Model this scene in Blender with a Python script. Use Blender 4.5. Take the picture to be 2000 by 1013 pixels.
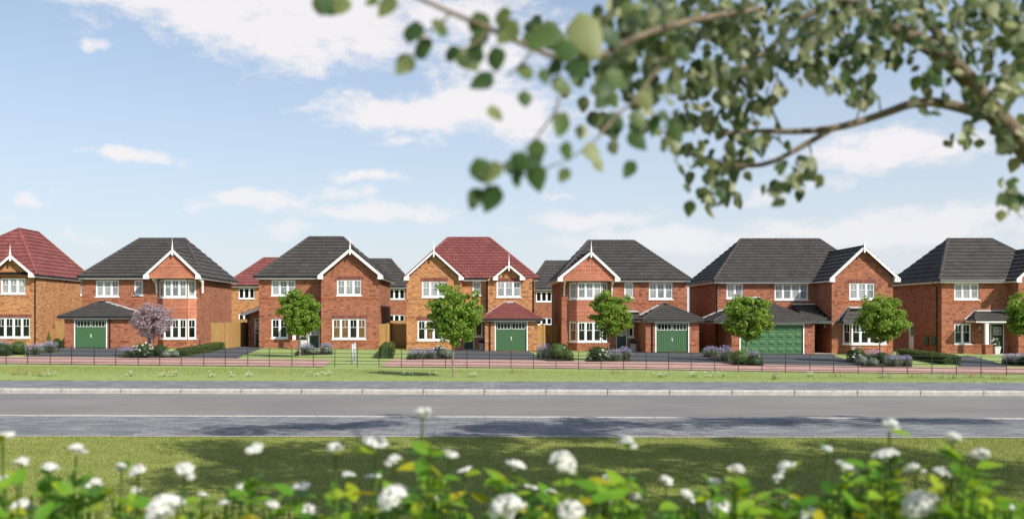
import bpy, bmesh, math, random
import numpy as np
from mathutils import Vector, Matrix, Euler
for o in list(bpy.data.objects): bpy.data.objects.remove(o)
scene = bpy.context.scene
COL = scene.collection
R = math.radians
rng = random.Random(7)

# ------------------------------------------------------------------ camera
FP, VX, HY, CZ = 1750.0, 930.0, 618.0, 2.3      # focal length in photo pixels, vanishing point, horizon, eye height
cam_d = bpy.data.cameras.new('camera'); cam = bpy.data.objects.new('camera', cam_d); COL.objects.link(cam)
cam.location = (0, 0, CZ); cam.rotation_euler = (R(90), 0, 0)
cam_d.sensor_width = 36; cam_d.lens = 36*FP/2000
cam_d.shift_x = (1000-VX)/2000; cam_d.shift_y = (HY-506.5)/2000
cam_d.clip_start = 0.1; cam_d.clip_end = 5000
cam_d.dof.use_dof = True; cam_d.dof.focus_distance = 52; cam_d.dof.aperture_fstop = 1.85
scene.camera = cam
scene.render.resolution_x = 1024; scene.render.resolution_y = 518
# ------------------------------------------------------------------ sky, sun, exposure
SUN_AZ, SUN_EL = 135.0, 39.0                     # clockwise from +Y (into the picture)
world = bpy.data.worlds.new('World'); scene.world = world; world.use_nodes = True
wt = world.node_tree; wn = wt.nodes; wl = wt.links; wn.clear()
def wnode(t, **k):
    n = wn.new(t)
    for a, b in k.items(): setattr(n, a, b)
    return n
def wmath(op, a, b=None, c=None, clamp=False):
    n = wnode('ShaderNodeMath', operation=op, use_clamp=clamp)
    for i, v in enumerate((a, b, c)):
        if v is None: continue
        if isinstance(v, (int, float)): n.inputs[i].default_value = v
        else: wl.new(v, n.inputs[i])
    return n.outputs[0]
sky = wnode('ShaderNodeTexSky', sky_type='NISHITA', sun_disc=False, sun_elevation=R(SUN_EL), sun_rotation=R(SUN_AZ))
sky.air_density = 1.0; sky.dust_density = 1.0; sky.ozone_density = 1.5; sky.altitude = 0
tc = wnode('ShaderNodeTexCoord'); sep = wnode('ShaderNodeSeparateXYZ'); wl.new(tc.outputs['Generated'], sep.inputs[0])
az = wmath('ARCTAN2', sep.outputs[0], sep.outputs[1]); el = wmath('ARCSINE', sep.outputs[2])
uv = wnode('ShaderNodeCombineXYZ'); wl.new(az, uv.inputs[0]); wl.new(el, uv.inputs[1])
# clouds: puffs where the photograph shows them, drifting on as scattered cloud round the rest of the sky
def pix_dir(px, py):
    x, z = (px-VX)/FP, (HY-py)/FP
    return math.atan2(x, 1), math.atan2(z, math.hypot(x, 1))
clouds = [(470,10,310,66,1.25),(640,40,200,80,1.15),(560,60,170,75,1.15),(690,20,130,70,1.0),(500,95,75,32,.8),(900,40,190,60,.95),(930,115,180,52,.9),(870,215,250,42,1.1),(1010,225,180,55,1.0),(960,170,130,30,.8),
  (262,300,80,17,1.0),(215,95,30,14,.75),(728,340,105,16,.95),(525,388,120,24,1.0),(655,372,75,20,.8),(740,415,170,26,.95),(560,440,80,20,.9),(58,392,42,24,.95),(690,185,38,12,.7),(340,72,18,14,.6),
  (1740,290,170,40,1.05),(1830,275,110,30,.9),(1640,345,90,25,.75),(1700,450,300,34,1.0),(1900,420,220,34,.95),(1350,470,300,36,.95),(1150,430,170,24,.9),(1110,440,90,16,.7),(1085,378,60,10,.7),(1480,380,110,18,.7),(190,480,110,14,.7),(20,430,50,20,.5),(780,270,90,14,.6)]
warp = wnode('ShaderNodeTexNoise'); wl.new(uv.outputs[0], warp.inputs['Vector']); warp.inputs['Scale'].default_value = 16; warp.inputs['Detail'].default_value = 5
ws = wnode('ShaderNodeVectorMath', operation='SUBTRACT'); wl.new(warp.outputs['Color'], ws.inputs[0]); ws.inputs[1].default_value = (.5, .5, .5)
wm = wnode('ShaderNodeVectorMath', operation='MULTIPLY'); wl.new(ws.outputs[0], wm.inputs[0]); wm.inputs[1].default_value = (.11, .045, 0)
wu = wnode('ShaderNodeVectorMath', operation='ADD'); wl.new(uv.outputs[0], wu.inputs[0]); wl.new(wm.outputs[0], wu.inputs[1])
field = None
for (cx, cy, rx, ry, amp) in clouds:
    a0, e0 = pix_dir(cx, cy)
    s = wnode('ShaderNodeVectorMath', operation='SUBTRACT'); wl.new(wu.outputs[0], s.inputs[0]); s.inputs[1].default_value = (a0, e0, 0)
    m = wnode('ShaderNodeVectorMath', operation='MULTIPLY'); wl.new(s.outputs[0], m.inputs[0]); m.inputs[1].default_value = (FP/rx/1.12, FP/ry/1.12, 0)
    d = wnode('ShaderNodeVectorMath', operation='DOT_PRODUCT'); wl.new(m.outputs[0], d.inputs[0]); wl.new(m.outputs[0], d.inputs[1])
    g = wmath('MULTIPLY', wmath('EXPONENT', wmath('MULTIPLY', d.outputs['Value'], -1.0)), amp)
    field = g if field is None else wmath('MAXIMUM', field, g)
mp = wnode('ShaderNodeMapping'); wl.new(tc.outputs['Generated'], mp.inputs[0]); mp.inputs['Scale'].default_value = (1, 1, 2.2)
big = wnode('ShaderNodeTexNoise'); wl.new(mp.outputs[0], big.inputs['Vector']); big.inputs['Scale'].default_value = 3.2; big.inputs['Detail'].default_value = 3
outside = wmath('MAXIMUM', wmath('MULTIPLY', wmath('SUBTRACT', wmath('ABSOLUTE', az), .60), 6, clamp=True), wmath('MULTIPLY', wmath('SUBTRACT', el, .36), 8, clamp=True))
rest = wmath('MULTIPLY', wmath('MULTIPLY', wmath('SUBTRACT', big.outputs[0], .44), 5, clamp=True), outside)
field = wmath('MAXIMUM', field, rest)
mp2 = wnode('ShaderNodeMapping'); wl.new(uv.outputs[0], mp2.inputs[0]); mp2.inputs['Scale'].default_value = (1, 1.9, 1)
fine = wnode('ShaderNodeTexNoise'); wl.new(mp2.outputs[0], fine.inputs['Vector']); fine.inputs['Scale'].default_value = 15; fine.inputs['Detail'].default_value = 8; fine.inputs['Roughness'].default_value = .58; fine.inputs['Distortion'].default_value = .5
fin2 = wnode('ShaderNodeTexNoise'); wl.new(mp2.outputs[0], fin2.inputs['Vector']); fin2.inputs['Scale'].default_value = 48; fin2.inputs['Detail'].default_value = 6; fin2.inputs['Roughness'].default_value = .6
f2 = wmath('ADD', wmath('ADD', field, wmath('MULTIPLY', wmath('SUBTRACT', fine.outputs[0], .5), 1.3)), wmath('MULTIPLY', wmath('SUBTRACT', fin2.outputs[0], .5), .8))
mr = wnode('ShaderNodeMapRange', interpolation_type='SMOOTHSTEP'); wl.new(f2, mr.inputs[0]); mr.inputs[1].default_value = .34; mr.inputs[2].default_value = .98
lowfade = wmath('ADD', wmath('MULTIPLY', el, 3.0, clamp=True), .5, clamp=True)
mask = wmath('MULTIPLY', mr.outputs[0], wmath('MULTIPLY', lowfade, .93))
cmix = wnode('ShaderNodeMix', data_type='RGBA'); wl.new(mask, cmix.inputs[0])
# far air near the horizon is paler
hz = wnode('ShaderNodeMix', data_type='RGBA')
HAZE_K, CLOUD = 3.3, (7.0, 6.75, 6.85, 1)
wl.new(wmath('EXPONENT', wmath('MULTIPLY', wmath('ABSOLUTE', el), -HAZE_K)), hz.inputs[0]); tint = wnode('ShaderNodeMix', data_type='RGBA', blend_type='MULTIPLY'); tint.inputs[0].default_value = 1; wl.new(sky.outputs[0], tint.inputs[6]); tint.inputs[7].default_value = (.84, 1.06, 1.17, 1); wl.new(tint.outputs[2], hz.inputs[6]); hz.inputs[7].default_value = (5.8, 5.98, 6.35, 1)
wl.new(hz.outputs[2], cmix.inputs[6]); cmix.inputs[7].default_value = CLOUD
bg = wnode('ShaderNodeBackground'); wl.new(cmix.outputs[2], bg.inputs[0]); bg.inputs[1].default_value = 0.1
wo = wnode('ShaderNodeOutputWorld'); wl.new(bg.outputs[0], wo.inputs[0])
sd = bpy.data.lights.new('sun', 'SUN'); sd.energy = 4.6; sd.angle = R(.6); sd.color = (1, .95, .87)
so = bpy.data.objects.new('sun', sd); COL.objects.link(so); so.location = (20, -20, 40)
sv = Vector((math.sin(R(SUN_AZ))*math.cos(R(SUN_EL)), math.cos(R(SUN_AZ))*math.cos(R(SUN_EL)), math.sin(R(SUN_EL))))
so.rotation_euler = (-sv).to_track_quat('-Z', 'Y').to_euler()
scene.view_settings.view_transform = 'Standard'; scene.view_settings.look = 'None'
scene.view_settings.exposure = 0.42; scene.view_settings.gamma = 1; scene.view_settings.use_curve_mapping = False

# ------------------------------------------------------------------ helpers
def PX(px, Y): return (px-VX)*Y/FP
def PZ(py, Y): return CZ-(py-HY)*Y/FP
def sstep(a, b, x):
    t = min(1, max(0, (x-a)/(b-a))); return t*t*(3-2*t)
def terrain(x, y):
    return -0.0075*max(-70, min(70, x))*sstep(31.5, 38, y)
def G(px, py):
    Y = CZ*FP/max(1, py-HY)
    for _ in range(30): Y = (CZ-terrain(PX(px, Y), Y))*FP/(py-HY)
    return Vector((PX(px, Y), Y, terrain(PX(px, Y), Y)))
def ground_at(px, Y): return terrain(PX(px, Y), Y)

WL = {}
def wloc(o): return WL.get(o.name, Vector((0, 0, 0)))
def tag(o, label=None, cat=None, group=None, kind=None):
    if label: o['label'] = label
    if cat: o['category'] = cat
    if group: o['group'] = group
    if kind: o['kind'] = kind
    return o
def empty(name, loc, label=None, cat=None, group=None):
    o = bpy.data.objects.new(name, None); COL.objects.link(o); o.location = loc; o.empty_display_size = .2
    WL[o.name] = Vector(loc); return tag(o, label, cat, group)
def link_mesh(name, me, parent, at):
    """object with mesh data already local to world point at"""
    o = bpy.data.objects.new(name, me); COL.objects.link(o)
    o.location = Vector(at) - (wloc(parent) if parent else Vector((0, 0, 0)))
    if parent: o.parent = parent
    WL[o.name] = Vector(at); return o
class MB:
    def __init__(s): s.v = []; s.f = []; s.mi = []; s.cur = 0
    def add(s, vs, fs):
        b = len(s.v); s.v += [tuple(p) for p in vs]; s.f += [[i+b for i in f] for f in fs]; s.mi += [s.cur]*len(fs)
    def quad(s, a, b, c, d): s.add((a, b, c, d), [(0, 1, 2, 3)])
    def poly(s, pts): s.add(pts, [tuple(range(len(pts)))])
    def box(s, x0, x1, y0, y1, z0, z1):
        s.add([(x0,y0,z0),(x1,y0,z0),(x1,y1,z0),(x0,y1,z0),(x0,y0,z1),(x1,y0,z1),(x1,y1,z1),(x0,y1,z1)],
              [(0,3,2,1),(4,5,6,7),(0,1,5,4),(1,2,6,5),(2,3,7,6),(3,0,4,7)])
    def hexa(s, lo, hi):
        n = len(lo); s.add(list(lo)+list(hi), [tuple(reversed(range(n))), tuple(range(n, 2*n))]+[(i, (i+1) % n, n+(i+1) % n, n+i) for i in range(n)])
    def tube(s, pts, rad, n=8, cap=True):
        pts = [Vector(p) for p in pts]; rings = []; b = len(s.v)
        up = Vector((0, 0, 1))
        for i, p in enumerate(pts):
            t = (pts[min(i+1, len(pts)-1)]-pts[max(i-1, 0)]).normalized()
            a = t.cross(up if abs(t.z) < .95 else Vector((1, 0, 0))).normalized(); c = t.cross(a)
            r = rad[i] if isinstance(rad, (list, tuple)) else rad
            rings.append([p+a*math.cos(k*2*math.pi/n)*r+c*math.sin(k*2*math.pi/n)*r for k in range(n)])
        fs = []
        for i in range(len(pts)-1):
            for k in range(n): fs.append((i*n+k, i*n+(k+1) % n, (i+1)*n+(k+1) % n, (i+1)*n+k))
        if cap: fs += [tuple(range(n)), tuple(reversed(range((len(pts)-1)*n, len(pts)*n)))]
        s.add([q for r in rings for q in r], fs)
    def lathe(s, c, prof, n=16):
        b = []
        for r, z in prof: b += [(c[0]+r*math.cos(k*2*math.pi/n), c[1]+r*math.sin(k*2*math.pi/n), c[2]+z) for k in range(n)]
        fs = [(i*n+k, i*n+(k+1) % n, (i+1)*n+(k+1) % n, (i+1)*n+k) for i in range(len(prof)-1) for k in range(n)]
        fs += [tuple(reversed(range(n))), tuple(range((len(prof)-1)*n, len(prof)*n))]
        s.add(b, fs)
    def build(s, name, mat, parent=None, at=None, smooth=False):
        if at is None:
            if parent: at = wloc(parent)
            else:
                a = np.array(s.v); at = Vector(((a[:,0].min()+a[:,0].max())/2, (a[:,1].min()+a[:,1].max())/2, a[:,2].min()))
        at = Vector(at)
        me = bpy.data.meshes.new(name)
        me.from_pydata([(p[0]-at.x, p[1]-at.y, p[2]-at.z) for p in s.v], [], s.f)
        for m in (mat if isinstance(mat, (list, tuple)) else [mat]): me.materials.append(m)
        if any(s.mi): me.polygons.foreach_set('material_index', s.mi)
        if smooth: me.polygons.foreach_set('use_smooth', [True]*len(s.f))
        me.update()
        return link_mesh(name, me, parent, at)
def struct(o): o['kind'] = 'structure'; return o

# ------------------------------------------------------------------ materials
MAT = {}
def mk(name, rough=.7, spec=.3):
    m = bpy.data.materials.new(name); m.use_nodes = True; MAT[name] = m
    nt = m.node_tree; b = nt.nodes['Principled BSDF']; b.inputs['Roughness'].default_value = rough; b.inputs['Specular IOR Level'].default_value = spec
    return m, nt, b
def nd(nt, t, **k):
    n = nt.nodes.new(t)
    for a, b in k.items(): setattr(n, a, b)
    return n
def ramp(nt, fac, stops):
    r = nd(nt, 'ShaderNodeValToRGB'); nt.links.new(fac, r.inputs[0]); e = r.color_ramp.elements
    while len(e) < len(stops): e.new(.5)
    for x, (p, c) in zip(e, stops): x.position = p; x.color = (*c, 1)
    return r.outputs[0]
def noise(nt, scale, detail=4, coord='Object', stretch=(1, 1, 1), rough=.55):
    t = nd(nt, 'ShaderNodeTexCoord'); m = nd(nt, 'ShaderNodeMapping'); nt.links.new(t.outputs[coord], m.inputs[0]); m.inputs['Scale'].default_value = stretch
    n = nd(nt, 'ShaderNodeTexNoise'); nt.links.new(m.outputs[0], n.inputs['Vector']); n.inputs['Scale'].default_value = scale; n.inputs['Detail'].default_value = detail; n.inputs['Roughness'].default_value = rough
    return n.outputs[0]
def mixc(nt, a, b, fac, mode='MIX'):
    n = nd(nt, 'ShaderNodeMix', data_type='RGBA', blend_type=mode)
    for s, v in ((0, fac), (6, a), (7, b)):
        if isinstance(v, (int, float)): n.inputs[s].default_value = v
        elif isinstance(v, tuple): n.inputs[s].default_value = (*v, 1)
        else: nt.links.new(v, n.inputs[s])
    return n.outputs[2]
def bump(nt, b, h, strength=.3, dist=.02):
    n = nd(nt, 'ShaderNodeBump'); n.inputs['Strength'].default_value = strength; n.inputs['Distance'].default_value = dist
    nt.links.new(h, n.inputs['Height']); nt.links.new(n.outputs[0], b.inputs['Normal'])
def simple(name, col, rough=.6, spec=.3, var=.12, scale=6, bs=0):
    m, nt, b = mk(name, rough, spec)
    n = noise(nt, scale, 5)
    lo = tuple(c*(1-var) for c in col); hi = tuple(min(1, c*(1+var)) for c in col)
    nt.links.new(ramp(nt, n, [(.3, lo), (.7, hi)]), b.inputs['Base Color'])
    if bs: bump(nt, b, n, bs)
    return m
def brick_mat(name, c1, c2, mortar, patch, w=.225, h=.075):
    m, nt, b = mk(name, .85, .15)
    t = nd(nt, 'ShaderNodeTexCoord'); sp = nd(nt, 'ShaderNodeSeparateXYZ'); nt.links.new(t.outputs['Object'], sp.inputs[0])
    sn = nd(nt, 'ShaderNodeSeparateXYZ'); nt.links.new(t.outputs['Normal'], sn.inputs[0])
    ab = nd(nt, 'ShaderNodeMath', operation='ABSOLUTE'); nt.links.new(sn.outputs[0], ab.inputs[0])
    gt = nd(nt, 'ShaderNodeMath', operation='GREATER_THAN'); nt.links.new(ab.outputs[0], gt.inputs[0]); gt.inputs[1].default_value = .75
    mx = nd(nt, 'ShaderNodeMix'); nt.links.new(gt.outputs[0], mx.inputs[0]); nt.links.new(sp.outputs[0], mx.inputs[2]); nt.links.new(sp.outputs[1], mx.inputs[3])
    cb = nd(nt, 'ShaderNodeCombineXYZ'); nt.links.new(mx.outputs[0], cb.inputs[0]); nt.links.new(sp.outputs[2], cb.inputs[1])
    br = nd(nt, 'ShaderNodeTexBrick'); nt.links.new(cb.outputs[0], br.inputs['Vector'])
    br.inputs['Scale'].default_value = 1; br.inputs['Brick Width'].default_value = w; br.inputs['Row Height'].default_value = h; br.inputs['Mortar Size'].default_value = .008
    br.inputs['Color1'].default_value = (*c1, 1); br.inputs['Color2'].default_value = (*c2, 1); br.inputs['Mortar'].default_value = (*mortar, 1); br.inputs['Bias'].default_value = -.1
    # single bricks fired darker or lighter
    q = nd(nt, 'ShaderNodeVectorMath', operation='DIVIDE'); nt.links.new(cb.outputs[0], q.inputs[0]); q.inputs[1].default_value = (w*1.0, h*1.0, 1)
    fl = nd(nt, 'ShaderNodeVectorMath', operation='FLOOR'); nt.links.new(q.outputs[0], fl.inputs[0])
    wh = nd(nt, 'ShaderNodeTexWhiteNoise', noise_dimensions='2D'); nt.links.new(fl.outputs[0], wh.inputs['Vector'])
    dk = ramp(nt, wh.outputs['Value'], [(0, (.42, .41, .43)), (.12, (.7, .68, .7)), (.26, (1, 1, 1)), (.8, (1.05, 1.05, 1.05)), (1, (1.4, 1.35, 1.3))])
    c = mixc(nt, br.outputs['Color'], dk, .85, 'MULTIPLY')
    pn = noise(nt, 1.3, 5); c = mixc(nt, c, ramp(nt, pn, [(.35, patch), (.65, (1, 1, 1))]), .5, 'MULTIPLY')
    nt.links.new(c, b.inputs['Base Color'])
    inv = nd(nt, 'ShaderNodeMath', operation='SUBTRACT'); inv.inputs[0].default_value = 1; nt.links.new(br.outputs['Fac'], inv.inputs[1])
    bump(nt, b, inv.outputs[0], .6, .01)
    return m
brick_mat('brick_red', (.36, .124, .064), (.28, .092, .052), (.34, .225, .155), (.78, .72, .72))
brick_mat('brick_buff', (.49, .22, .09), (.39, .158, .066), (.42, .29, .17), (.84, .8, .76))
brick_mat('brick_dark', (.24, .075, .055), (.19, .06, .05), (.2, .11, .09), (.8, .8, .8), w=.075, h=.225)
brick_mat('brick_orange', (.42, .13, .055), (.36, .11, .05), (.33, .2, .13), (.85, .8, .8))
def tile_mat(name, cols, rough=.75):
    m, nt, b = mk(name, rough, .22)
    oi = nd(nt, 'ShaderNodeObjectInfo')
    base = ramp(nt, oi.outputs['Random'], [(i/(len(cols)-1), c) for i, c in enumerate(cols)])
    n = noise(nt, 7, 6); c = mixc(nt, base, ramp(nt, n, [(.3, (.72, .72, .72)), (.72, (1.12, 1.1, 1.08))]), 1, 'MULTIPLY')
    n2 = noise(nt, 1.1, 3); c = mixc(nt, c, ramp(nt, n2, [(.4, (.85, .85, .87)), (.65, (1.05, 1.05, 1.0))]), 1, 'MULTIPLY')
    nt.links.new(c, b.inputs['Base Color']); bump(nt, b, n, .25, .01)
    return m
tile_mat('tile_grey', [(.058, .053, .05), (.08, .072, .067), (.068, .062, .059), (.092, .081, .075)])
tile_mat('tile_red', [(.19, .062, .056), (.25, .08, .072), (.215, .07, .064), (.28, .092, .08)])
tile_mat('hung_tile', [(.46, .175, .105), (.54, .21, .13)])
simple('white_upvc', (.78, .78, .77), .35, .4, .03)
simple('white_paint', (.80, .79, .77), .5, .3, .05)
simple('black_pvc', (.012, .012, .013), .4, .4, .2)
simple('roof_felt', (.012, .011, .011), .9, .1, .2)
simple('lead', (.36, .35, .35), .55, .4, .15)
simple('pale_flashing', (.50, .48, .46), .7, .3, .15)
simple('garage_green', (.062, .145, .062), .42, .45, .06)
simple('door_green', (.012, .04, .028), .35, .5, .1)
simple('meter_green', (.03, .075, .04), .5, .3, .1)
simple('steel', (.42, .44, .46), .4, .5, .1)
simple('chrome', (.7, .68, .6), .25, .6, .05)
simple('stone_step', (.42, .36, .3), .8, .2, .15)
simple('pot_grey', (.42, .44, .46), .55, .3, .08)
simple('pot_white', (.62, .62, .60), .5, .3, .05)
simple('fence_iron', (.014, .014, .015), .5, .4, .2)
def glass(name, col, col2, sc=1.2):
    m, nt, b = mk(name, .04, .6)
    n = noise(nt, sc, 3, stretch=(1, 1, .5)); nt.links.new(ramp(nt, n, [(.38, col), (.62, col2)]), b.inputs['Base Color'])
    return m
glass('glass_blind', (.20, .215, .22), (.33, .34, .34))          # net curtain close behind the pane
glass('glass_net', (.13, .145, .15), (.24, .25, .25), 2.5)
glass('glass_dark', (.004, .006, .006), (.018, .022, .02))
glass('glass_curtain', (.20, .11, .05), (.10, .055, .025), 14)
glass('glass_rear', (.006, .006, .008), (.012, .012, .014))
def wood(name, c1, c2):
    m, nt, b = mk(name, .8, .2)
    n = noise(nt, 3, 6, stretch=(9, 9, .5)); oi = nd(nt, 'ShaderNodeObjectInfo')
    nt.links.new(ramp(nt, n, [(.3, c1), (.7, c2)]), b.inputs['Base Color']); bump(nt, b, n, .3, .01)
wood('fence_wood', (.30, .17, .06), (.45, .27, .10))
def ground_mat(name, stops, scale, stretch=(1, 1, 1), rough=.9, bs=.2, fine=60, fine_amt=.25, second=None):
    m, nt, b = mk(name, rough, .15)
    n = noise(nt, scale, 7, stretch=stretch, rough=.65); c = ramp(nt, n, stops)
    n2 = noise(nt, fine, 3); c = mixc(nt, c, ramp(nt, n2, [(.3, (1-fine_amt,)*3), (.7, (1+fine_amt,)*3)]), 1, 'MULTIPLY')
    if second:
        n3 = noise(nt, second[0], 3); c = mixc(nt, c, ramp(nt, n3, [(.35, second[1]), (.65, (1, 1, 1))]), 1, 'MULTIPLY')
    nt.links.new(c, b.inputs['Base Color']); bump(nt, b, n2, bs, .01)
    return m
ground_mat('grass_ground', [(.25, (.14, .17, .035)), (.5, (.22, .245, .06)), (.75, (.29, .30, .09))], 2.2, fine=45, fine_amt=.4, bs=.6, second=(.5, (.8, .88, .75)))
ground_mat('lawn_ground', [(.25, (.20, .26, .075)), (.5, (.255, .315, .105)), (.75, (.31, .355, .135))], 3, fine=30, fine_amt=.35, bs=.6)
ground_mat('road_tarmac', [(.25, (.185, .176, .164)), (.5, (.212, .201, .188)), (.75, (.24, .23, .216))], 1.1, stretch=(.2, 1.3, 1), fine=90, fine_amt=.2, second=(.28, (.84, .84, .85)))
ground_mat('path_slate', [(.28, (.15, .15, .152)), (.5, (.195, .195, .197)), (.72, (.26, .26, .262))], 2.6, stretch=(.5, 2.4, 1), fine=70, fine_amt=.25, second=(.7, (.86, .86, .88)))
ground_mat('drive_tarmac', [(.3, (.066, .067, .072)), (.7, (.098, .098, .104))], 2, fine=40, fine_amt=.3)
# tarmac: darker wheel tracks, patched and worn
ground_mat('concrete', [(.3, (.31, .28, .25)), (.5, (.40, .37, .335)), (.7, (.47, .44, .40))], 5, fine=45, fine_amt=.3)
ground_mat('soil', [(.3, (.03, .02, .013)), (.7, (.06, .042, .026))], 5, fine=30, fine_amt=.4)
# footpaths are laid in slate-grey blocks
nt_ = MAT['path_slate'].node_tree; b_ = nt_.nodes['Principled BSDF']; t_ = nd(nt_, 'ShaderNodeTexCoord'); br_ = nd(nt_, 'ShaderNodeTexBrick'); nt_.links.new(t_.outputs['Object'], br_.inputs['Vector']); br_.inputs['Scale'].default_value = 1
br_.inputs['Brick Width'].default_value = .42; br_.inputs['Row Height'].default_value = .2; br_.inputs['Mortar Size'].default_value = .012
br_.inputs['Color1'].default_value = (.78, .78, .8, 1); br_.inputs['Color2'].default_value = (1.3, 1.29, 1.27, 1); br_.inputs['Mortar'].default_value = (.62, .62, .62, 1)
lk_ = b_.inputs['Base Color'].links[0].from_socket; nt_.links.new(mixc(nt_, lk_, br_.outputs['Color'], 1, 'MULTIPLY'), b_.inputs['Base Color'])
m_, nt_, b_ = mk('block_pink', .9, .15)
t_ = nd(nt_, 'ShaderNodeTexCoord'); br_ = nd(nt_, 'ShaderNodeTexBrick'); nt_.links.new(t_.outputs['Object'], br_.inputs['Vector']); br_.inputs['Scale'].default_value = 1
br_.inputs['Brick Width'].default_value = .4; br_.inputs['Row Height'].default_value = .2; br_.inputs['Mortar Size'].default_value = .012
br_.inputs['Color1'].default_value = (.43, .255, .21, 1); br_.inputs['Color2'].default_value = (.50, .31, .26, 1); br_.inputs['Mortar'].default_value = (.25, .16, .13, 1)
nt_.links.new(mixc(nt_, br_.outputs['Color'], ramp(nt_, noise(nt_, 1.2, 4), [(.35, (.85, .84, .84)), (.65, (1.06, 1.05, 1.05))]), 1, 'MULTIPLY'), b_.inputs['Base Color'])
def leaf_mat(name, stops, rough=.5, trans=.35, spec=.35, isl=True):
    m, nt, b = mk(name, rough, spec)
    if isl:
        g = nd(nt, 'ShaderNodeNewGeometry'); f = g.outputs['Random Per Island']
    else:
        f = nd(nt, 'ShaderNodeObjectInfo').outputs['Random']
    c = ramp(nt, f, stops); nt.links.new(c, b.inputs['Base Color'])
    tr = nd(nt, 'ShaderNodeBsdfTranslucent'); hs = nd(nt, 'ShaderNodeHueSaturation'); hs.inputs['Value'].default_value = 1.5; hs.inputs['Hue'].default_value = .485
    nt.links.new(c, hs.inputs['Color']); nt.links.new(hs.outputs[0], tr.inputs[0])
    ms = nd(nt, 'ShaderNodeMixShader'); ms.inputs[0].default_value = trans
    nt.links.new(b.outputs[0], ms.inputs[1]); nt.links.new(tr.outputs[0], ms.inputs[2]); nt.links.new(ms.outputs[0], nt.nodes['Material Output'].inputs[0])
    return m
leaf_mat('leaf_young', [(0, (.085, .16, .016)), (.5, (.17, .29, .03)), (1, (.31, .43, .07))], trans=.45)
leaf_mat('leaf_purple', [(0, (.17, .12, .14)), (.35, (.36, .28, .31)), (.75, (.50, .41, .44)), (1, (.24, .16, .16))], trans=.3)
leaf_mat('leaf_dark', [(0, (.018, .05, .014)), (.6, (.04, .088, .02)), (1, (.075, .13, .03))])
leaf_mat('leaf_hedge', [(0, (.045, .07, .014)), (.5, (.085, .12, .022)), (1, (.14, .17, .04))])
leaf_mat('leaf_box', [(0, (.05, .10, .02)), (.5, (.10, .17, .035)), (1, (.17, .24, .06))])
leaf_mat('leaf_sage', [(0, (.13, .17, .11)), (.5, (.22, .26, .19)), (1, (.34, .37, .30))])
leaf_mat('leaf_cone', [(0, (.07, .13, .015)), (1, (.19, .27, .04))])
leaf_mat('lavender_bloom', [(0, (.20, .17, .29)), (.6, (.33, .29, .42)), (1, (.48, .44, .54))], trans=.2)
leaf_mat('petal_white', [(0, (.56, .56, .48)), (.4, (.70, .69, .65)), (1, (.80, .79, .77))], trans=.25, spec=.2)
leaf_mat('petal_red', [(0, (.35, .03, .03)), (1, (.55, .12, .10))], trans=.2)
leaf_mat('petal_pink', [(0, (.45, .22, .32)), (1, (.6, .4, .5))], trans=.2)
leaf_mat('petal_purple', [(0, (.10, .04, .22)), (1, (.2, .1, .34))], trans=.2)
leaf_mat('grass_blade', [(0, (.135, .17, .03)), (.5, (.235, .27, .062)), (.85, (.35, .355, .105)), (1, (.47, .40, .19))], trans=.25, rough=.6)
leaf_mat('leaf_over', [(0, (.03, .07, .018)), (.4, (.06, .11, .026)), (.7, (.11, .15, .04)), (1, (.27, .285, .12))], trans=.4, isl=False)
leaf_mat('leaf_over_mass', [(0, (.035, .06, .022)), (.45, (.075, .105, .04)), (.75, (.14, .165, .07)), (1, (.40, .40, .23))], trans=.4)
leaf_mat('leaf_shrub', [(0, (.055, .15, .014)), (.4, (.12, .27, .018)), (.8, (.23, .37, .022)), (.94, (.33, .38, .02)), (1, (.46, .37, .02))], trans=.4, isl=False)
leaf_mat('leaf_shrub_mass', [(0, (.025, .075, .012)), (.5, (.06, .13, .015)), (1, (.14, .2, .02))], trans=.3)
simple('bark', (.15, .115, .08), .85, .2, .45, 14, .5)
simple('bark_grey', (.20, .165, .12), .85, .2, .3, 14, .5)
simple('stem_green', (.12, .19, .04), .6, .3, .2)
simple('stem_red', (.16, .08, .035), .6, .3, .2)
simple('lamp_glass', (.75, .74, .7), .2, .5, .03)
# ------------------------------------------------------------------ ground, road and paths
def gline(pl, pr, z=0.0):
    a = (PX(0, (CZ-z)*FP/(pl-HY)), (CZ-z)*FP/(pl-HY)); b = (PX(2000, (CZ-z)*FP/(pr-HY)), (CZ-z)*FP/(pr-HY))
    return lambda x: a[1]+(b[1]-a[1])*(x-a[0])/(b[0]-a[0])
ROADZ = -.15
L_lawn = gline(852.5, 855.5); L_kn = gline(811.5, 818); L_kf = gline(758.5, 763.5); L_fp = gline(742.5, 746.5)
XW = 110
def strip(name, f0, f1, z, mat, n=44):
    m = MB(); xs = [-XW+2*XW*i/n for i in range(n+1)]
    for a, b in zip(xs, xs[1:]): m.quad((a, f0(a), z), (b, f0(b), z), (b, f1(b), z), (a, f1(a), z))
    return struct(m.build(name, MAT[mat], at=(0, 0, z)))
m = MB(); m.quad((-2500, -2500, -.6), (2500, -2500, -.6), (2500, 2500, -.6), (-2500, 2500, -.6)); struct(m.build('ground', MAT['grass_ground'], at=(0, 0, -.6)))
strip('lawn', lambda x: -45, L_lawn, 0, 'grass_ground')
strip('path_edging', lambda x: L_lawn(x), lambda x: L_lawn(x)+.12, .012, 'concrete')
strip('near_footpath', lambda x: L_lawn(x)+.12, L_kn, .004, 'path_slate')
strip('road', lambda x: L_kn(x)+.1, lambda x: L_kf(x)+.05, ROADZ, 'road_tarmac')
strip('far_footpath', lambda x: L_kf(x)+.14, L_fp, .002, 'path_slate')
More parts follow.
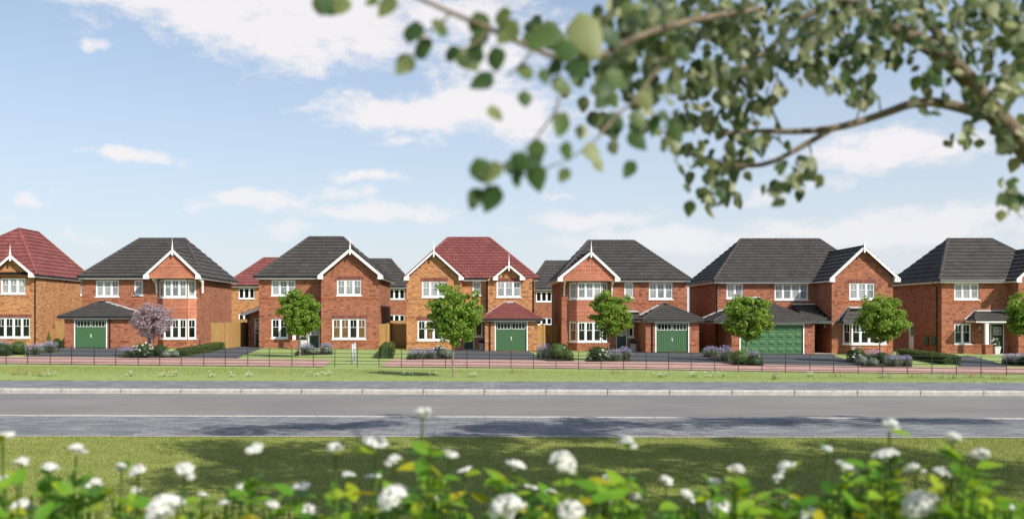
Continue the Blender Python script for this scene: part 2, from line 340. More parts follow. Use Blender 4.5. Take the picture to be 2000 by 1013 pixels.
def kerb(name, f, w, z0, z1, L, x0, x1, flip):
    k = MB(); k.box(-XW, XW, -.01, .01, -.02, .0)
    root = empty(name, (0, 0, z0)); root['kind'] = 'structure'
    ang = math.atan2(f(10)-f(-10), 20)
    me = None
    for i in range(int((x1-x0)/L)):
        xc = x0+L*i
        if me is None:
            s = MB(); h = z1-z0; c = .03; l = L/2-.011
            prof = [(0, 0), (0, h-c*1.6), (c*.5, h-c*.5), (c*1.3, h), (w-.01, h), (w, h-.01), (w, 0)]
            if flip: prof = [(w-a, b) for a, b in prof][::-1]
            s.hexa([(-l, a, b) for a, b in prof], [(l, a, b) for a, b in prof])
            o = s.build('kerb_stone', MAT['concrete'], root, at=(0, 0, 0)); me = o.data
        else:
            o = bpy.data.objects.new('kerb_stone', me); COL.objects.link(o); o.parent = root
        o.location = (xc, f(xc)+rng.uniform(-.004, .004), rng.uniform(-.003, .003)); o.rotation_euler = (0, 0, ang)
    # mortar bed behind the stones
    b = MB(); b.quad((-XW, f(-XW)+.03, z0+.05), (XW, f(XW)+.03, z0+.05), (XW, f(XW)+w, z0+.05), (-XW, f(-XW)+w, z0+.05)); b.quad((-XW, f(-XW)+.03, z0), (XW, f(XW)+.03, z0), (XW, f(XW)+.03, z1-.03), (-XW, f(-XW)+.03, z1-.03))
    b.build('kerb_bed', MAT['soil'], root)
kerb('far_kerb', L_kf, .14, ROADZ-.02, .008, 1.93, PX(54, 28.4)-14*1.93, 30, False)
kerb('near_kerb', lambda x: L_kn(x)-.02, .24, ROADZ-.02, .012, 1.93, -22, 26, True)
# verge and front gardens: one sheet over the gently falling ground
m = MB(); xs = [-XW+2*XW*i/74 for i in range(75)]; ts = [0, .004, .02, .06, .1, .14, .18, .22, .28, .4, .6, 1]; YB = 150
idx = lambda i, j: i*len(ts)+j
vs = []
for x in xs:
    y0 = L_fp(x)
    for t in ts:
        y = y0+(YB-y0)*t; vs.append((x, y, terrain(x, y)+(.0 if t == 0 else .025*math.exp(-(y-y0)*.3))))
m.add(vs, [(idx(i, j), idx(i+1, j), idx(i+1, j+1), idx(i, j+1)) for i in range(len(xs)-1) for j in range(len(ts)-1)])
struct(m.build('verge_lawn', MAT['lawn_ground'], at=(0, 0, 0)))
def patch(name, pix, mat, dz, sub=None):
    m = MB(); pts = []
    for p in pix:
        g = G(*p); g.z += dz; pts.append(g)
    m.poly(pts); return struct(m.build(name, MAT[mat], at=(0, 0, 0)))
patch('block_paved_lane', [(-80,709.5),(0,710),(480,715.3),(632,717),(650,703),(480,701),(0,696.5),(-80,696)], 'block_pink', .03)
lane = [(742,716.5),(1000,718),(1300,722),(1544,726),(1780,729),(2000,730.5),(2100,731.5)]; laneb = [(2100,719),(2000,718.2),(1780,717.2),(1544,713.6),(1380,709),(1100,705),(1000,703.3),(762,702)]
patch('block_paved_lane', lane+laneb, 'block_pink', .03)
for d in ([(46,696.6),(150,697.9),(258,699.2),(240,692),(232,686),(262,682),(270,676),(110,676),(60,690)], [(338,699.6),(400,700.2),(464,701),(471,695),(509,681),(509,672),(443,672),(436,678),(380,689)],
          [(872,703.2),(960,703.3),(1060,704.2),(1050,696),(1033,686),(1033,677),(905,677),(886,686),(884,697)], [(1206,706.7),(1300,707.8),(1424,711),(1402,703),(1378,691),(1368,685),(1228,680),(1228,690)],
          [(1470,712),(1544,713.6),(1684,715.6),(1655,703),(1627,694),(1627,684),(1480,682),(1488,703)], [(1872,717.6),(1930,717.9),(1966,718),(1962,712),(1903,696.5),(1890,694),(1870,696)]):
    patch('driveway', d, 'drive_tarmac', .022)

# ------------------------------------------------------------------ house kit
class Pl:
    """a vertical wall plane: u along, v up, d into the wall"""
    def __init__(s, x, y, ang=0.0): s.o = (x, y); s.a = ang; s.e = (math.cos(ang), math.sin(ang)); s.n = (-math.sin(ang), math.cos(ang))
    def __call__(s, u, v, d=0): return (s.o[0]+u*s.e[0]+d*s.n[0], s.o[1]+u*s.e[1]+d*s.n[1], v)
def pbox(m, P, u0, u1, v0, v1, d0, d1):
    a = [P(u0, v0, d0), P(u1, v0, d0), P(u1, v0, d1), P(u0, v0, d1)]; b = [P(u0, v1, d0), P(u1, v1, d0), P(u1, v1, d1), P(u0, v1, d1)]
    m.hexa(a, b)
def wall_panel(m, P, u0, u1, v0, v1, holes=(), rev=.11):
    us = sorted({u0, u1, *[h[0] for h in holes], *[h[1] for h in holes]}); vs = sorted({v0, v1, *[h[2] for h in holes], *[h[3] for h in holes]})
    for a, b in zip(us, us[1:]):
        for c, d in zip(vs, vs[1:]):
            cu, cv = (a+b)/2, (c+d)/2
            if cu < u0 or cu > u1 or cv < v0 or cv > v1 or any(h[0] < cu < h[1] and h[2] < cv < h[3] for h in holes): continue
            m.quad(P(a, c), P(b, c), P(b, d), P(a, d))
    for h in holes:
        a, b, c, d = h[:4]
        m.quad(P(a, c), P(a, d), P(a, d, rev), P(a, c, rev)); m.quad(P(b, d), P(b, c), P(b, c, rev), P(b, d, rev))
        m.quad(P(a, d), P(b, d), P(b, d, rev), P(a, d, rev)); m.quad(P(b, c), P(a, c), P(a, c, rev), P(b, c, rev))
def clip(poly, win):
    """Sutherland-Hodgman; win convex, counter-clockwise"""
    out = poly
    for i in range(len(win)):
        ax, ay = win[i]; bx, by = win[(i+1) % len(win)]; inp = out; out = []
        if not inp: return []
        side = lambda p: (bx-ax)*(p[1]-ay)-(by-ay)*(p[0]-ax)
        for j in range(len(inp)):
            p, q = inp[j], inp[(j+1) % len(inp)]; sp_, sq = side(p), side(q)
            if sp_ >= -1e-9: out.append(p)
            if (sp_ > 1e-9 and sq < -1e-9) or (sp_ < -1e-9 and sq > 1e-9):
                t = sp_/(sp_-sq); out.append((p[0]+(q[0]-p[0])*t, p[1]+(q[1]-p[1])*t))
    return out
def area2(p): return abs(sum(p[i][0]*p[(i+1) % len(p)][1]-p[(i+1) % len(p)][0]*p[i][1] for i in range(len(p))))/2
TILE_CACHE = {}
RIDGE_ME = {}
class House:
    def __init__(s, name, label, px, Y, roofmat, brick, group=None, cat='house'):
        X = PX(px, Y); s.z0 = terrain(X, Y); s.root = empty(name, (X, Y, s.z0), label, cat, group)
        s.rm = roofmat; s.brick = brick; s.wall = MB(); s.band = MB(); s.lint = MB(); s.roofs = []; s.budget = 290; s.rest = MB(); s.ridge_left = 150; s.flash = MB(); s.gut = MB(); s.fas = MB()
    def finish(s):
        r = s.root
        s.wall.build('wall', MAT[s.brick], r)
        for roof in s.roofs: s.lay_tiles(roof)
        if s.rest.v: tag(s.rest.build('roof_tiles', MAT[s.rm], r), kind='stuff')
    # --- roofs: list of faces (first edge = eave, counter-clockwise from outside)
    def roof(s, name, faces, tiled, soffit=None, gauge=.42, width=.55):
        d = MB()
        for i, f in enumerate(faces): d.cur = 1 if i in tiled else 0; d.poly(f)
        d.cur = 0
        if soffit: d.poly(soffit)
        o = d.build(name, [MAT[s.rm], MAT['roof_felt']], s.root)
        s.roofs.append(dict(o=o, faces=[[Vector(p) for p in f] for f in faces], tiled=tiled, g=gauge, w=width)); return o
    def zat(s, roof, x, y):
        best = -1e9
        for f in roof['faces']:
            n = (f[1]-f[0]).cross(f[2]-f[0])
            if abs(n.z) < 1e-6: continue
            if n.z < 0: n = -n
            ins = True; sg = 0
            for i in range(len(f)):
                a, b = f[i], f[(i+1) % len(f)]; c = (b.x-a.x)*(y-a.y)-(b.y-a.y)*(x-a.x)
                if abs(c) < 1e-9: continue
                if sg == 0: sg = 1 if c > 0 else -1
                elif (c > 0) != (sg > 0): ins = False; break
            if ins: best = max(best, f[0].z-(n.x*(x-f[0].x)+n.y*(y-f[0].y))/n.z)
        return best
    def lay_tiles(s, roof):
        g, w = roof['g'], roof['w']
        for fi in roof['tiled']:
            f = roof['faces'][fi]; o = f[0]; e = (f[1]-f[0]).normalized(); n = e.cross(f[2]-f[0]).normalized()
            if n.z < 0: n = -n
            up = n.cross(e).normalized()
            if up.z < 0: up = -up
            P2 = [((p-o).dot(e), (p-o).dot(up)) for p in f]
            if sum(P2[i][0]*P2[(i+1) % len(P2)][1]-P2[(i+1) % len(P2)][0]*P2[i][1] for i in range(len(P2))) < 0: P2 = P2[::-1]
            P2e = [(a, b-.05 if b < 1e-4 else b) for a, b in P2]
            amin, amax = min(p[0] for p in P2), max(p[0] for p in P2); bmax = max(p[1] for p in P2)
            mat3 = Matrix((e, up, n)).transposed()
            row = 0; b = -.05
            while b < bmax-.02:
                L = g+.06; a = amin-(w/2 if row % 2 else 0)-.01
                while a < amax:
                    q = [(a+.008, b), (a+w-.008, b), (a+w-.008, b+L), (a+.008, b+L)]
                    c = clip(q, P2e)
                    if len(c) >= 3 and area2(c) > .012:
                        cx = sum(p[0] for p in c)/len(c); cy = sum(p[1] for p in c)/len(c); wp = o+e*cx+up*cy
                        if not any(r2 is not roof and s.zat(r2, wp.x, wp.y) > wp.z+.03 for r2 in s.roofs):
                            full = area2(c) > .999*(w-.016)*L
                            hh = lambda bb: .085-.06*(bb-b)/L
                            top = lambda pts, ja: [(p[0]-a, p[1]-b, hh(p[1])+ja) for p in pts]
                            ja = rng.uniform(0, .006)
                            org = o+e*a+up*b
                            if s.budget > 0 and area2(c) > .05:
                                s.budget -= 1
                                key = (w, g, s.rm)
                                if full and key in TILE_CACHE: me = TILE_CACHE[key]
                                else:
                                    tb = MB(); t = top(c, 0); tb.hexa([(p[0], p[1], .004) for p in t], t)
                                    me = bpy.data.meshes.new('roof_tile'); me.from_pydata(tb.v, [], tb.f); me.materials.append(MAT[s.rm])
                                    if full: TILE_CACHE[key] = me
                                ob = bpy.data.objects.new('roof_tile', me); COL.objects.link(ob); ob.parent = roof['o']
                                M4 = mat3.to_4x4(); M4.translation = org+n*ja-wloc(s.root); ob.matrix_basis = M4
                            else:
                                t = top(c, ja); lo = [org+e*p[0]+up*p[1]+n*.004 for p in t]; hi = [org+e*p[0]+up*p[1]+n*p[2] for p in t]; s.rest.hexa(lo, hi)
                    a += w
                b += g; row += 1
    def caps(s, roofo, p0, p1, r=.10, seg=.42):
        p0, p1 = Vector(p0), Vector(p1); d = p1-p0; L = d.length; n = max(1, round(L/seg)); sl = L/n; d.normalize()
        sd_ = d.cross(Vector((0, 0, 1))).normalized(); up = sd_.cross(d)
        key = (s.rm, round(r, 3))
        if key not in RIDGE_ME:
            m = MB(); k = 7; pr = [(math.cos(math.pi*i/(k-1))*r*1.15, math.sin(math.pi*i/(k-1))*r*.8-.02) for i in range(k)]
            m.hexa([(0, a*1.06, b+.012) for a, b in pr], [(1, a, b) for a, b in pr])
            me = bpy.data.meshes.new('ridge_tile'); me.from_pydata(m.v, [], m.f); me.materials.append(MAT[s.rm]); RIDGE_ME[key] = me
        for i in range(n):
            c = p0+d*(sl*i)+up*.03
            M4 = Matrix((d*(sl*1.03), sd_, up)).transposed().to_4x4(); M4.translation = c-wloc(s.root)
            ob = bpy.data.objects.new('ridge_tile', RIDGE_ME[key]); COL.objects.link(ob); ob.parent = roofo; ob.matrix_basis = M4
    def eave(s, p0, p1, h=.19, gutter=True):
        """fascia board and gutter along an eave, outward side to the right of p0->p1"""
        p0, p1 = Vector(p0), Vector(p1); d = (p1-p0).normalized(); out = Vector((d.y, -d.x, 0))
        a = [p0-out*.03, p1-out*.03, p1, p0]; fas = MB()
        fas.hexa([q+Vector((0, 0, -h)) for q in a], [q+Vector((0, 0, -.005)) for q in a])
        b = [p0-out*.4, p1-out*.4, p1-out*.031, p0-out*.031]
        fas.hexa([q+Vector((0, 0, -h+.01)) for q in b], [q+Vector((0, 0, -h+.03)) for q in b])
        fas.build('fascia', MAT['white_paint'], s.root)
        if gutter: gu = MB(); gu.tube([p0+out*.05+Vector((0, 0, -.045)), p1+out*.05+Vector((0, 0, -.045))], .05, 8); gu.build('gutter', MAT['black_pvc'], s.root)
    def hip_roof(s, x0, x1, y0, y1, ze, rx0, rx1, zr, tiled=(0, 1, 2), ry=None, **k):
        ry = ry or (y0+y1)/2
        A, B, C, D = (x0, y0, ze), (x1, y0, ze), (x1, y1, ze), (x0, y1, ze); E, Fp = (rx0, ry, zr), (rx1, ry, zr)
        o = s.roof('roof', [[A, B, Fp, E], [B, C, Fp], [D, A, E], [C, D, E, Fp]], tiled, [A, D, C, B], **k)
        for p, q in ((E, Fp), (A, E), (B, Fp)): s.caps(o, p, q)
        return o
    def gable(s, x0, x1, yv, ze, xc, zg, yend, yval0, yval1, board=.16, finial=.75, drop=.0, **k):
        """front gable roof; slopes die into the main roof"""
        A, B, T, E = (x0, yv, ze), (x1, yv, ze), (xc, yv, zg), (xc, yend, zg)
        V0, V1 = (x0, yval0, ze), (x1, yval1, ze)
        o = s.roof('gable_roof', [[V0, A, T, E], [B, V1, E, T]], (0, 1), **k)
        s.caps(o, T, E)
        for (xa, sgn) in ((x0, 1), (x1, -1)):
            bb = MB(); dx, dz = xc-xa, zg-ze; L = math.hypot(dx, dz); nx, nz = -dz/L*sgn, abs(dx)/L
            for yy0, yy1, hh, up_ in ((yv-.05, yv-.01, board, .03),):
                lo = [(xa-.0, ze), (xc, zg)]
                pts = [(xa, ze+up_), (xc, zg+up_), (xc, zg+up_-hh*L/abs(dx)), (xa+sgn*.0, ze+up_-hh*L/abs(dx))]
                if sgn < 0: pts = pts[::-1]
                bb.hexa([(p[0], yy0, p[1]) for p in pts], [(p[0], yy1, p[1]) for p in pts])
            # kneeler box at the foot
            xb = xa+sgn*.34
            zz = ze+.03-board*L/abs(dx)
            pts = [(xa-sgn*.02, zz-.02), (xb, zz-.02), (xb, ze+.28*abs(dz/dx)-.1), (xa-sgn*.02, ze)]
            if sgn < 0: pts = pts[::-1]
            bb.hexa([(p[0], yv-.03, p[1]) for p in pts], [(p[0], yv+.25, p[1]) for p in pts])
            bb.build('bargeboard', MAT['white_paint'], s.root)
        # verge undercloak
        f = MB(); f.box(xc-.045, xc+.045, yv-.1, yv-.01, zg-.42, zg+.16)
        f.lathe((xc, yv-.055, zg+.16), [(.05, 0), (.055, .04), (.03, .07), (.032, .12), (.006, finial-.16)], 8)
        f.build('finial', MAT['white_paint'], s.root)
        return o
    # --- openings
    def window(s, P, u0, u1, v0, v1, n=3, g='glass_dark', rec=.07, sill=True, bars=True, gl=None, lintel=False, sd=.05):
        fr = MB(); t = .055
        pbox(fr, P, u0, u1, v0, v0+t, rec-.03, rec+.04); pbox(fr, P, u0, u1, v1-t, v1, rec-.03, rec+.04)
        W = (u1-u0)/n
        pbox(fr, P, u0, u0+t, v0+t, v1-t, rec-.03, rec+.04); pbox(fr, P, u1-t, u1, v0+t, v1-t, rec-.03, rec+.04)
        for i in range(1, n): pbox(fr, P, u0+W*i-.045, u0+W*i+.045, v0+t, v1-t, rec-.035, rec+.04)
        w = fr.build('window', MAT['white_upvc'], s.root)
        for i in range(n):
            a = u0+W*i+(t if i == 0 else .045); b = u0+W*(i+1)-(t if i == n-1 else .045)
            gb = MB()
            for q in ((a, b, v0+t, v0+t+.04), (a, b, v1-t-.04, v1-t), (a, a+.035, v0+t+.04, v1-t-.04), (b-.035, b, v0+t+.04, v1-t-.04)): pbox(gb, P, *q, rec-.018, rec+.03)
            pn = MB(); pbox(pn, P, a+.03, b-.03, v0+t+.03, v1-t-.03, rec+.012, rec+.03)
            mat = gl[i] if gl else g
            if mat == 'glass_blind' and rng.random() < .3: mat = 'glass_net'
            pn.build('pane', MAT[mat], w)
            if bars:
                vm = v1-(v1-v0)*.43; um = (a+b)/2
                pbox(gb, P, a+.03, b-.03, vm-.014, vm+.014, rec-.004, rec+.014); pbox(gb, P, um-.012, um+.012, vm+.014, v1-t-.03, rec-.004, rec+.0135)
            gb.build('sash', MAT['white_upvc'], w)
        if sill:
            sl = MB(); pbox(sl, P, u0-sd, u1+sd, v0-.07, v0, -.06, rec+.03); sl.build('window_sill', MAT['white_upvc'], w)
        if lintel: lm = MB(); pbox(lm, P, u0-.12, u1+.12, v1+.003, v1+.235, -.004, .05); lm.build('soldier_lintel', MAT['brick_dark'], s.root)
        # dark room behind
        return w
    def dentils(s, P, u0, u1, v):
        bd = MB(); pbox(bd, P, u0, u1, v, v+.07, -.03, .02); pbox(bd, P, u0, u1, v-.145, v-.075, -.012, .02)
        k = int((u1-u0)/.24)
        for i in range(k):
            a = u0+(i+.25)*(u1-u0)/k; pbox(bd, P, a, a+.115, v-.075, v, -.03, .02)
        bd.build('dentil_course', MAT['brick_orange' if s.brick == 'brick_red' else 'brick_buff'], s.root)
    def door(s, P, u0, u1, v0, v1, mat='door_green', pane=True, fm='white_upvc', rec=.09):
        f = MB(); t = .06
        pbox(f, P, u0, u0+t, v0, v1, rec-.03, rec+.06); pbox(f, P, u1-t, u1, v0, v1, rec-.03, rec+.06); pbox(f, P, u0+t, u1-t, v1-t, v1, rec-.03, rec+.06)
        fo = f.build('door_frame', MAT[fm], s.root)
        d = MB(); pbox(d, P, u0+t, u1-t, v0, v1-t, rec, rec+.05)
        um = (u0+u1)/2
        for a, b in ((u0+t+.1, um-.05), (um+.05, u1-t-.1)): pbox(d, P, a, b, v0+.2, v0+.85, rec-.015, rec)
        do = d.build('door', MAT[mat], s.root)
        if pane:
            q = MB(); pbox(q, P, um-.26, um+.26, v1-t-.75, v1-t-.2, rec-.02, rec); pn = q.build('door_light', MAT['white_upvc'], do)
            q = MB()
            for i in (0, 1):
                for j in (0, 1): pbox(q, P, um-.23+i*.24, um-.01+i*.24, v1-t-.72+j*.255, v1-t-.485+j*.255, rec-.025, rec-.02)
            q.build('door_pane', MAT['glass_blind'], do)
        h = MB(); pbox(h, P, u0+t+.05, u0+t+.09, v0+.95, v0+1.12, rec-.05, rec); pbox(h, P, um-.12, um+.12, v0+1.0, v0+1.05, rec-.012, rec); h.build('handle', MAT['chrome'], do)
        return do
    def garage_door(s, P, u0, u1, v0, v1, kind='ribbed'):
        f = MB(); t = .075; rec = .08
        pbox(f, P, u0-t, u0, v0, v1+t, -.012, rec+.06); pbox(f, P, u1, u1+t, v0, v1+t, -.012, rec+.06); pbox(f, P, u0, u1, v1, v1+t, -.012, rec+.06)
        f.build('garage_door_frame', MAT['white_upvc'], s.root)
        d = MB(); um = (u0+u1)/2
        if kind == 'ribbed':
            wz = v1-.5
            pbox(d, P, u0, u1, v0+.02, v1, rec, rec+.04)
            pbox(d, P, u0, u0+.06, v0+.02, v1, rec-.02, rec); pbox(d, P, u1-.06, u1, v0+.02, v1, rec-.02, rec); pbox(d, P, u0+.06, u1-.06, wz-.06, wz, rec-.02, rec)
            n = 14; W = (u1-u0-.14)/n
            for i in range(n): pbox(d, P, u0+.07+W*i+W*.12, u0+.07+W*(i+.68), v0+.04, wz-.07, rec-.022, rec)
            do = d.build('garage_door', MAT['garage_green'], s.root)
            for a, b in ((u0+.09, um-.05), (um+.05, u1-.09)):
                q = MB(); fr = .026; k = 4
                pbox(q, P, a, b, wz+.03, wz+.03+fr, rec-.02, rec); pbox(q, P, a, b, v1-.05-fr, v1-.05, rec-.02, rec)
                for i in range(k+1): c = a+(b-a-fr)*i/k; pbox(q, P, c, c+fr, wz+.03+fr, v1-.05-fr, rec-.02, rec)
                wf = q.build('window_frame', MAT['white_upvc'], do)
                for i in range(k):
                    c = a+(b-a-fr)*i/k; q = MB(); pbox(q, P, c+fr, c+(b-a-fr)/k, wz+.03+fr, v1-.05-fr, rec-.006, rec-.001); q.build('pane', MAT['glass_dark'], do)
            h = MB(); pbox(h, P, um-.03, um+.03, v0+.72, v0+.95, rec-.03, rec-.022); c = P(um, v0+.85, rec-.07); h.tube([P(um, v0+.87, rec-.02), c, P(um, v0+.78, rec-.075)], .018, 6)
            h.build('handle', MAT['chrome'], do)
        else:
            pbox(d, P, u0, u1, v0+.02, v1, rec, rec+.04)
            do = d.build('garage_door', MAT['garage_green'], s.root)
            rows, cols = 4, 7; W = (u1-u0)/cols; Hh = (v1-v0-.02)/rows
            for r_ in range(rows):
                q = MB(); zz = v0+.02+Hh*r_; pbox(q, P, u0, u1, zz+.008, zz+Hh-.008, rec-.012, rec)
                q.build('door_section', MAT['garage_green'], do)
                for c_ in range(cols):
                    a, b, lo, hi = u0+W*(c_+.17), u0+W*(c_+.83), zz+Hh*.24, zz+Hh*.78
                    q = MB(); ca = [P(a, lo, rec-.012), P(b, lo, rec-.012), P(b, hi, rec-.012), P(a, hi, rec-.012)]; i_ = .05
                    cb = [P(a+i_, lo+i_, rec-.05), P(b-i_, lo+i_, rec-.05), P(b-i_, hi-i_, rec-.05), P(a+i_, hi-i_, rec-.05)]
                    q.hexa(ca, cb); q.build('door_panel', MAT['garage_green'], do)
            h = MB(); pbox(h, P, um-.06, um+.06, v0+.3, v0+.36, rec-.05, rec-.012); h.build('handle', MAT['chrome'], do)
    def downpipe(s, x, y, z0, z1, top=None):
        m = MB(); pts = [(x, y-.05, z0), (x, y-.05, z1-.25)]
        pts += [(x, y-.1, z1-.12), (x, y-.3, z1)] if top is None else top
        m.tube(pts, .04, 8)
        for k in range(int((z1-z0)/1.1)): m.box(x-.06, x+.06, y-.03, y, z0+.5+k*1.1, z0+.56+k*1.1); m.tube([(x, y-.05, z0+.5+k*1.1), (x, y-.05, z0+.58+k*1.1)], .055, 8)
        m.build('downpipe', MAT['black_pvc'], s.root)
    def stepflash(s, p0, p1):
        """stepped lead along a wall from p0 to p1 (wall faces -Y)"""
        p0, p1 = Vector(p0), Vector(p1); n = max(1, int((p1-p0).length/.15)); fm = MB()
        for i in range(n):
            a = p0.lerp(p1, i/n); b = p0.lerp(p1, (i+1)/n); x0, x1 = sorted((a.x, b.x)); z = max(a.z, b.z)
            fm.box(x0, x1+.003, a.y-.012, a.y, min(a.z, b.z)-.02, z+.1)
        fm.build('lead_flashing', MAT['pale_flashing'], s.root)
    def lean(s, name, x0, x1, yf, yw, ze, zt, **k):
        o = s.roof(name, [[(x0, yf, ze), (x1, yf, ze), (x1, yw, zt), (x0, yw, zt)]], (0,), [(x0, yf, ze-.01), (x0, yw, ze-.01), (x1, yw, ze-.01), (x1, yf, ze-.01)], **k)
        s.eave((x0, yf, ze), (x1, yf, ze), .15); s.stepflash((x0, yw, zt), (x1, yw, zt)); return o
    def garage_roof(s, x0, x1, yf, yw, ze, xa0, xa1, za, name='garage_roof', flashl=True, flashr=True, **k):
        A, B, C, D = (x0, yf, ze), (x1, yf, ze), (x1, yw, ze), (x0, yw, ze); E, Fp = (xa0, yw, za), (xa1, yw, za)
        front = [A, B, E] if abs(xa1-xa0) < 1e-3 else [A, B, Fp, E]
        o = s.roof(name, [front, [B, C, Fp], [D, A, E]], (0, 1, 2), [(p[0], p[1], p[2]-.01) for p in (A, D, C, B)], **k)
        s.caps(o, A, E, .08); s.caps(o, B, Fp, .08)
        s.eave(A, B, .15); s.eave(B, C, .15); s.eave(D, A, .15)
        if flashl: s.stepflash(D, E)
        if flashr: s.stepflash(Fp, C)
        if abs(xa1-xa0) > 1e-3: s.stepflash(E, Fp)
        return o
    def shell(s, x0, x1, y0, y1, zt, front=True, holes=(), left=(), right=()):
        z = s.z0-.2; zt -= .03
        if front: wall_panel(s.wall, Pl(x0, y0), 0, x1-x0, z, zt, holes)
        wall_panel(s.wall, Pl(x1, y0, math.pi/2), 0, y1-y0, z, zt, right)
        wall_panel(s.wall, Pl(x1, y1, math.pi), 0, x1-x0, z, zt)
        wall_panel(s.wall, Pl(x0, y1, -math.pi/2), 0, y1-y0, z, zt, left)
def hung_tiles(h, P, poly, g=.115, w=.17, pointed=(), name='hung_tiles', base=0):
    """small vertical tiles over a convex outline in (u,v); rows in pointed get pointed tails"""
    us = [p[0] for p in poly]; vs = [p[1] for p in poly]; m = MB()
    m.poly([P(u, v, .0) for u, v in poly])
    r = 0; v = min(vs)
    while v < max(vs):
        u = min(us)-(w/2 if r % 2 else 0)
        while u < max(us):
            rr = r+base
            q = [(u+.004, v), (u+w-.004, v), (u+w-.004, v+g*1.15), (u+.004, v+g*1.15)]
            if rr in pointed: q = [(u+w/2, v-.075)]+[(u+w-.004, v+.0), (u+w-.004, v+g*1.15), (u+.004, v+g*1.15), (u+.004, v)]
            c = clip(q, poly)
            if len(c) >= 3:
                ex = .012 if rr in pointed else 0
                dd = lambda vv: -.034-ex+.026*(vv-v)/(g*1.15)
                m.hexa([P(a, b, -.001) for a, b in c], [P(a, b, dd(b)) for a, b in c])
            u += w
        v += g; r += 1
    return tag(m.build(name, MAT['hung_tile'], h.root), kind='stuff')
# ------------------------------------------------------------------ the houses
def hole(P0x, Y, op): return (PX(op[0], Y)-P0x, PX(op[1], Y)-P0x, PZ(op[3], Y), PZ(op[2], Y))
def front_wall(h, Y, pa, pb, ztop, ops, xa=None, xb=None, bands=True, zb=None, rev=.11):
    """front wall plane at depth Y between photo columns pa and pb, with windows and doors let in
       op = (px0, px1, py0, py1, kind, lights, glass, options)"""
    x0 = PX(pa, Y) if xa is None else xa; x1 = PX(pb, Y) if xb is None else xb
    P = Pl(x0, Y); hs = []
    for op in ops:
        q = list(hole(x0, Y, op))
        if op[4] in ('door', 'garage', 'panel_garage'): q[2] = h.z0+.02
        hs.append(tuple(q))
    wall_panel(h.wall, P, 0, x1-x0, (h.z0-.2) if zb is None else zb, ztop, hs, rev)
    for op, q in zip(ops, hs):
        k = op[4]; o = op[7] if len(op) > 7 else {}
        if k == 'win': h.window(P, *q, n=op[5], g=op[6], **o)
        elif k == 'door': h.door(P, *q, **o)
        elif k == 'garage': h.garage_door(P, *q)
        elif k == 'panel_garage': h.garage_door(P, *q, kind='panel')
    return P, x1-x0, hs
UP, DN, CU = 'glass_blind', 'glass_dark', 'glass_curtain'
def canted_bay(h, Yw, Yb, pl, pf0, pf1, pr, rows, zbot, ztop):
    """projecting bay; rows = list of (py_top, py_bottom, glass per light)"""
    A = (PX(pl, Yw), Yw); B = (PX(pf0, Yb), Yb); C = (PX(pf1, Yb), Yb); D = (PX(pr, Yw), Yw)
    zr = [(PZ(b, Yb), PZ(t, Yb), gl) for t, b, gl in rows]
    for k, (a, b, n) in enumerate(((A, B, 1), (B, C, 3), (C, D, 1))):
        L = math.hypot(b[0]-a[0], b[1]-a[1]); P = Pl(a[0], a[1], math.atan2(b[1]-a[1], b[0]-a[0]))
        hs = [(.05, L-.05, lo, hi) for lo, hi, _ in zr]
        wall_panel(h.wall, P, 0, L, zbot, ztop, hs, .1)
        for q, (_, _, gl) in zip(hs, zr): h.window(P, *q, n=n, gl=(gl[:1] if k == 0 else gl[1:4] if k == 1 else gl[4:5]), sd=.03, rec=.03)
    h.wall.poly([(p[0], p[1], ztop) for p in (A, B, C, D)])
    return A, B, C, D

def valley_y(y0, ze, y_ridge, zr, z): return y0+(y_ridge-y0)*(z-ze)/(zr-ze)

